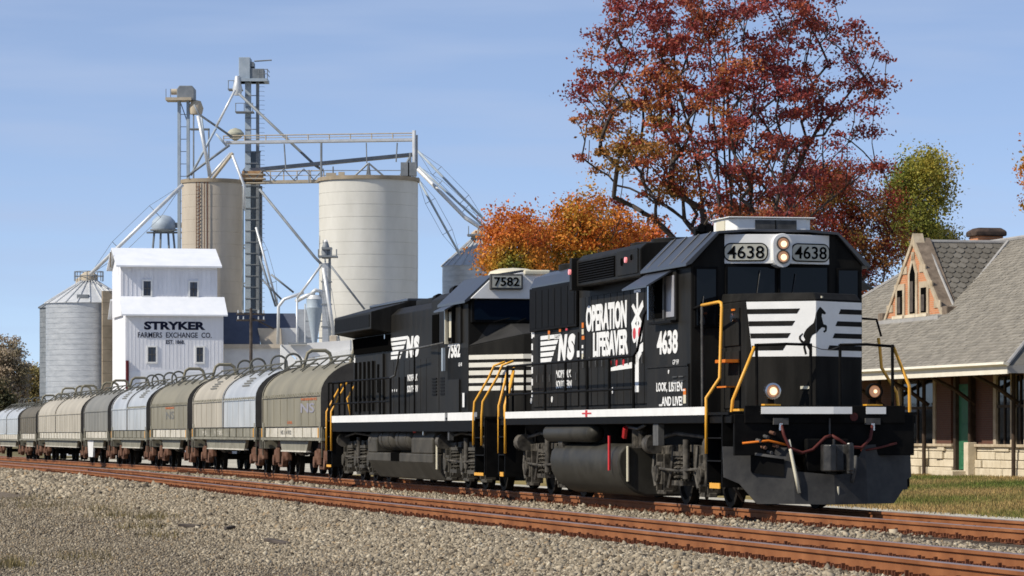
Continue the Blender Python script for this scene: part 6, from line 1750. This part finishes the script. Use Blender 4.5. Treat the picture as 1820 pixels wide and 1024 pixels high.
# ------------------------------------------------------------------ trees
def make_tree(name, label, base, crown_c, crown_r, seed, tips, leaves, leaf, palette, stems=1, trunk_r=.25, fork=.25, gap=.25, clump=.55, group=None, twig=.012, low=0.0, shape=2.0, sag=0.0, colour=None, flat=.55, steep=2.2, base_h=1.0, spread=(.10, .34), lumpy=1.0, core=0.0):
    """tree grown towards points in an uneven crown; leaf faces sit in clumps round the twig ends"""
    rg = np.random.default_rng(seed)
    t = thing(name, label, 'tree', base, 0, group)
    cc, cr = np.array(crown_c, float), np.array(crown_r, float)       # relative to base
    # tip points, thinned by a lumpy noise so that the outline is uneven
    lump = rg.normal(size=(14, 3)); lump /= np.linalg.norm(lump, axis=1)[:, None]; lw = rg.uniform(-.28, .22, 14) * lumpy
    pts = []
    while len(pts) < tips:
        d = rg.normal(size=3); d /= np.linalg.norm(d)
        rmax = 1 + sum(w * max(0, d @ l) ** 3 for l, w in zip(lump, lw))
        r = rmax * rg.uniform(0.12, 1) ** (1 / 2.2)
        p = cc + cr * d * r
        if p[2] < low: continue
        pts.append(p)
    pts = np.array(pts)
    nodes, parent = [np.zeros(3)], [-1]
    # stems
    for s in range(stems):
        a = 2 * math.pi * s / stems + rg.uniform(-.4, .4); out = (0 if stems == 1 else rg.uniform(*spread))
        prev = 0; H = cc[2] + cr[2] * rg.uniform(.25, .6); n = 12
        for k in range(1, n + 1):
            f = k / n
            p = np.array([cr[0] * out * math.cos(a) * f ** 1.3, cr[1] * out * math.sin(a) * f ** 1.3, H * f]) + rg.normal(0, .035 * H / n, 3) * (1, 1, .3)
            nodes.append(p); parent.append(prev); prev = len(nodes) - 1
    order = np.argsort(np.linalg.norm((pts - np.array([0, 0, cc[2] * .6])) / cr, axis=1))
    tipidx = []
    for i in order:
        p = pts[i]; A = np.array(nodes)
        v = p - A; dist = np.linalg.norm(v, axis=1)
        up = v[:, 2] / (dist + 1e-6)
        cost = dist * (1 + steep * np.clip(.62 - up, 0, 2)) + np.where(A[:, 2] < base_h, 6, 0) + rg.uniform(0, .15, len(A))
        j = int(np.argmin(cost)); L = dist[j]
        n = max(2, int(L / (.09 * cr.max()))); prev = j
        a0 = A[j]; bend = rg.normal(0, .045 * L, 3); mid = (a0 + p) / 2 + bend + np.array([0, 0, .06 * L])
        for k in range(1, n + 1):
            f = k / n
            q = (1 - f) ** 2 * a0 + 2 * f * (1 - f) * mid + f * f * p
            nodes.append(q); parent.append(prev); prev = len(nodes) - 1
        tipidx.append(prev)
    A = np.array(nodes); N = len(A); w = np.zeros(N); kids = [0] * N
    for i in range(N - 1, 0, -1):
        if kids[i] == 0: w[i] = 1
        w[parent[i]] += w[i]; kids[parent[i]] += 1
    rad = np.maximum(twig, trunk_r * (w / w[0]) ** .5)
    # limbs: prisms of five sides between node and parent
    K = 5; idx = np.arange(1, N); par = np.array(parent)[1:]
    P0, P1 = A[par], A[idx]; d = P1 - P0; ln = np.linalg.norm(d, axis=1)[:, None]; d = d / (ln + 1e-9)
    ref = np.where(np.abs(d[:, 2:3]) > .9, np.array([[1., 0, 0]]), np.array([[0, 0, 1.]]))
    u = np.cross(d, ref); u /= np.linalg.norm(u, axis=1)[:, None]; v = np.cross(d, u)
    r0 = np.minimum(rad[par], rad[idx] * 1.35)[:, None]; r1 = rad[idx][:, None]
    V = []
    for (P, r) in ((P0, r0), (P1, r1)):
        for k in range(K):
            an = 2 * math.pi * k / K; V.append(P + (u * math.cos(an) + v * math.sin(an)) * r)
    V = np.stack(V, 1).reshape(-1, 3)
    ff = [(k, (k + 1) % K, K + (k + 1) % K, K + k) for k in range(K)]
    me = tint_mesh('trunk', V, ff, 2 * K, np.ones((N - 1, 3)) * .1, BARK)
    me.polygons.foreach_set('use_smooth', [True] * len(me.polygons))
    place('trunk', me, t)
    # leaves
    w_t = rg.uniform(.0, 1, len(tipidx)); live = w_t > gap
    tp0 = (A[np.array(tipidx)] - cc) / cr
    live &= ~((np.hypot(tp0[:, 0], tp0[:, 1]) < .45) & (tp0[:, 2] < .35) & (rg.uniform(size=len(w_t)) < core))
    tp = A[np.array(tipidx)][live]
    hue = rg.uniform(0, 1, len(tp)); siz = rg.uniform(.5, 1.3, len(tp))
    ch = rg.choice(len(tp), leaves, p=siz / siz.sum())
    off = rg.normal(size=(leaves, 3)) * clump * np.array([1, 1, flat]) * siz[ch][:, None]
    C = tp[ch] + off + np.array([0, 0, -sag * clump])
    keep = C[:, 2] > low * .6
    C, ch = C[keep], ch[keep]; n = len(C)
    R = None
    q = rg.normal(size=(n, 4)); q /= np.linalg.norm(q, axis=1)[:, None]
    a, b, c, e = q.T
    ex = np.stack([1 - 2 * (c * c + e * e), 2 * (b * c + a * e), 2 * (b * e - a * c)], -1)
    ey = np.stack([2 * (b * c - a * e), 1 - 2 * (b * b + e * e), 2 * (c * e + a * b)], -1)
    ez = np.cross(ex, ey)
    s1 = leaf * rg.uniform(.6, 1.25, (n, 1))
    V = np.stack([C - ex * s1, C - ex * s1 * .1 + ey * s1 * .62 + ez * s1 * .15, C + ex * s1 * 1.0, C - ex * s1 * .1 - ey * s1 * .62 + ez * s1 * .15], 1).reshape(-1, 3)
    pal = np.array(palette)
    if colour is None: f = hue[ch]
    else: f = np.clip(colour(C / cr, (C - cc) / cr, hue[ch], rg), 0, 1)
    f = np.clip(f + rg.normal(0, .055, n), 0, .999) * (len(pal) - 1)
    k = np.minimum(f.astype(int), len(pal) - 2); fr = (f - k)[:, None]
    tn = (pal[k] * (1 - fr) + pal[k + 1] * fr) * (rg.uniform(.78, 1.22, (n, 1)) * (.78 + .44 * rg.uniform(size=len(tp)))[ch][:, None])
    me = tint_mesh('crown', V, [(0, 1, 2, 3)], 4, tn, LEAF)
    place('crown', me, t)
    return t

def at(px, D, z=-.4):
    p = W(px, 769, D); return (p.x, p.y, z)
RED = [(0.20, 0.040, 0.042), (0.28, 0.052, 0.046), (0.34, 0.085, 0.042), (0.38, 0.165, 0.042), (0.27, 0.19, 0.045)]
DRED = [(0.16, 0.016, 0.017), (0.24, 0.030, 0.022), (0.30, 0.070, 0.024), (0.26, 0.120, 0.026), (0.14, 0.105, 0.026)]
ORG = [(0.48, 0.085, 0.035), (0.58, 0.165, 0.030), (0.60, 0.240, 0.034), (0.46, 0.270, 0.036), (0.23, 0.215, 0.032), (0.13, 0.150, 0.028)]
GRN = [(0.40, 0.27, 0.035), (0.31, 0.27, 0.040), (0.19, 0.21, 0.038), (0.10, 0.13, 0.030)]
OLV = [(0.36, 0.245, 0.10), (0.31, 0.24, 0.09), (0.21, 0.20, 0.075)]
GRY = [(0.46, 0.39, 0.30), (0.38, 0.29, 0.21), (0.26, 0.22, 0.13)]

D = 150.0; k = D / F
make_tree('maple_tree', 'tall open maple with crimson leaves and dark branches, rising behind the leading locomotive', at(1308, D), ((1262 - 1308) * k, 0, zz(176, D) + .4), (292 * k, 5.6, 306 * k), 17, 640, 46000, .084, RED, core=.55, stems=9, trunk_r=.34, gap=.20, clump=.31, twig=.012, low=6.0, flat=.5, steep=3.2, base_h=2.5, spread=(.05, .55),
          colour=lambda c, r, h, g: h * .62 + .40 * np.exp(-((r[:, 0] + .45) ** 2 + (r[:, 2] + .3) ** 2) / .2) - .12 * (r[:, 0] > .3))
D = 176.0; k = D / F
make_tree('red_tree', 'dark red bushy tree between the tall maple and the depot gable', at(1480, D), (0, 0, zz(420, D) + .4), (125 * k, 3.6, 165 * k), 21, 300, 42000, .072, DRED, stems=4, trunk_r=.26, gap=.06, clump=.42, low=1.5)
make_tree('red_tree', 'rusty red tree low behind the cab roof of the leading locomotive', at(1352, D + 6), (0, 0, zz(415, D) + .4), (120 * k, 3.2, 95 * k), 22, 170, 17000, .075, RED, stems=3, trunk_r=.22, gap=.1, clump=.42, low=1.5)
D = 190.0; k = D / F
make_tree('green_tree', 'yellow-green tree right of the maple, behind the depot roof', at(1628, D), (0, 0, zz(355, D) + .4), (66 * k, 2.6, 132 * k), 35, 170, 22000, .085, GRN, lumpy=1.5, stems=4, trunk_r=.2, gap=.06, clump=.40, low=2, flat=.9, spread=(.1, .5),
          colour=lambda c, r, h, g: .55 * h + .22 - .25 * r[:, 0] + .10 * (r[:, 2] < -.3))
make_tree('dark_tree', 'dark green tree top just above the depot roof, left of the chimney', at(1668, D + 14), (0, 0, zz(430, D) + .4), (36 * k, 2, 66 * k), 33, 90, 9000, .085, [(0.16, .115, .03), (.085, .10, .026), (.055, .07, .022)], stems=2, trunk_r=.2, gap=.05, clump=.45, low=2)
D = 212.0; k = D / F
make_tree('orange_tree', 'tallest orange tree in the group behind the second locomotive', at(1046, D), (0, 0, zz(440, D) + .4), (90 * k, 3.5, 96 * k), 41, 300, 27000, .105, ORG, lumpy=1.8, stems=5, trunk_r=.26, gap=.04, clump=.42, low=1.5, flat=.95, group='orange autumn trees behind the locomotives', spread=(.1, .5),
          colour=lambda c, r, h, g: .20 + .42 * h + .34 * (r[:, 2] < -.1) * np.exp(-((r[:, 0] + .1) ** 2) / .3) - .2 * (r[:, 0] > .45))
make_tree('orange_tree', 'orange and green tree beside the grain bin at the left of the orange group', at(920, D - 4), (0, 0, zz(478, D) + .4), (62 * k, 3.2, 76 * k), 42, 230, 20000, .105, ORG, lumpy=1.8, stems=4, trunk_r=.24, gap=.04, clump=.40, low=1.5, flat=.9, group='orange autumn trees behind the locomotives', spread=(.1, .5),
          colour=lambda c, r, h, g: .22 + .28 * h + .62 * np.exp(-((r[:, 0] + .1) ** 2) / .25 - ((r[:, 2] + .25) ** 2) / .30) - .12 * (r[:, 2] > .4))
make_tree('orange_tree', 'reddish orange tree at the right of the orange group, under the maple branches', at(1138, D + 5), (0, 0, zz(462, D) + .4), (58 * k, 2.8, 80 * k), 43, 170, 12000, .105, ORG, stems=3, trunk_r=.22, gap=.06, clump=.42, low=1.5, group='orange autumn trees behind the locomotives', spread=(.1, .5),
          colour=lambda c, r, h, g: .02 + .45 * h)
D = 150.0; k = D / F
make_tree('orange_tree', 'orange tree at the right edge of the picture, only its outer twigs in view', at(1915, D), (0, 0, zz(285, D) + .4), (122 * k, 3.2, 120 * k), 51, 200, 16000, .075, ORG[1:4], stems=3, trunk_r=.24, gap=.1, clump=.30, low=3)
D = 420.0; k = D / F
make_tree('bare_tree', 'greyish half bare tree at the left edge behind the train', at(10, D, -.6), (0, 0, zz(672, D) + .6), (36 * k, 3.0, 72 * k), 61, 220, 20000, .15, GRY, stems=3, trunk_r=.2, gap=.10, clump=.5, low=1, twig=.014, group='brownish trees at the left edge')
make_tree('olive_tree', 'olive brown tree between the greyish tree and the grain bin', at(56, D + 20, -.6), (0, 0, zz(695, D) + .6), (30 * k, 2.6, 56 * k), 62, 170, 14000, .16, OLV, stems=2, trunk_r=.2, gap=.03, clump=.55, low=.8, twig=.014, group='brownish trees at the left edge')
make_tree('olive_tree', 'dark olive tree low at the left edge in front of the greyish tree', at(-14, D - 30, -.6), (0, 0, zz(715, D) + .6), (46 * k, 2.6, 44 * k), 63, 120, 10000, .16, [(.07, .065, .03), (.06, .065, .025), (.13, .09, .045)], trunk_r=.2, gap=.03, clump=.6, low=.5, twig=.014, group='brownish trees at the left edge')
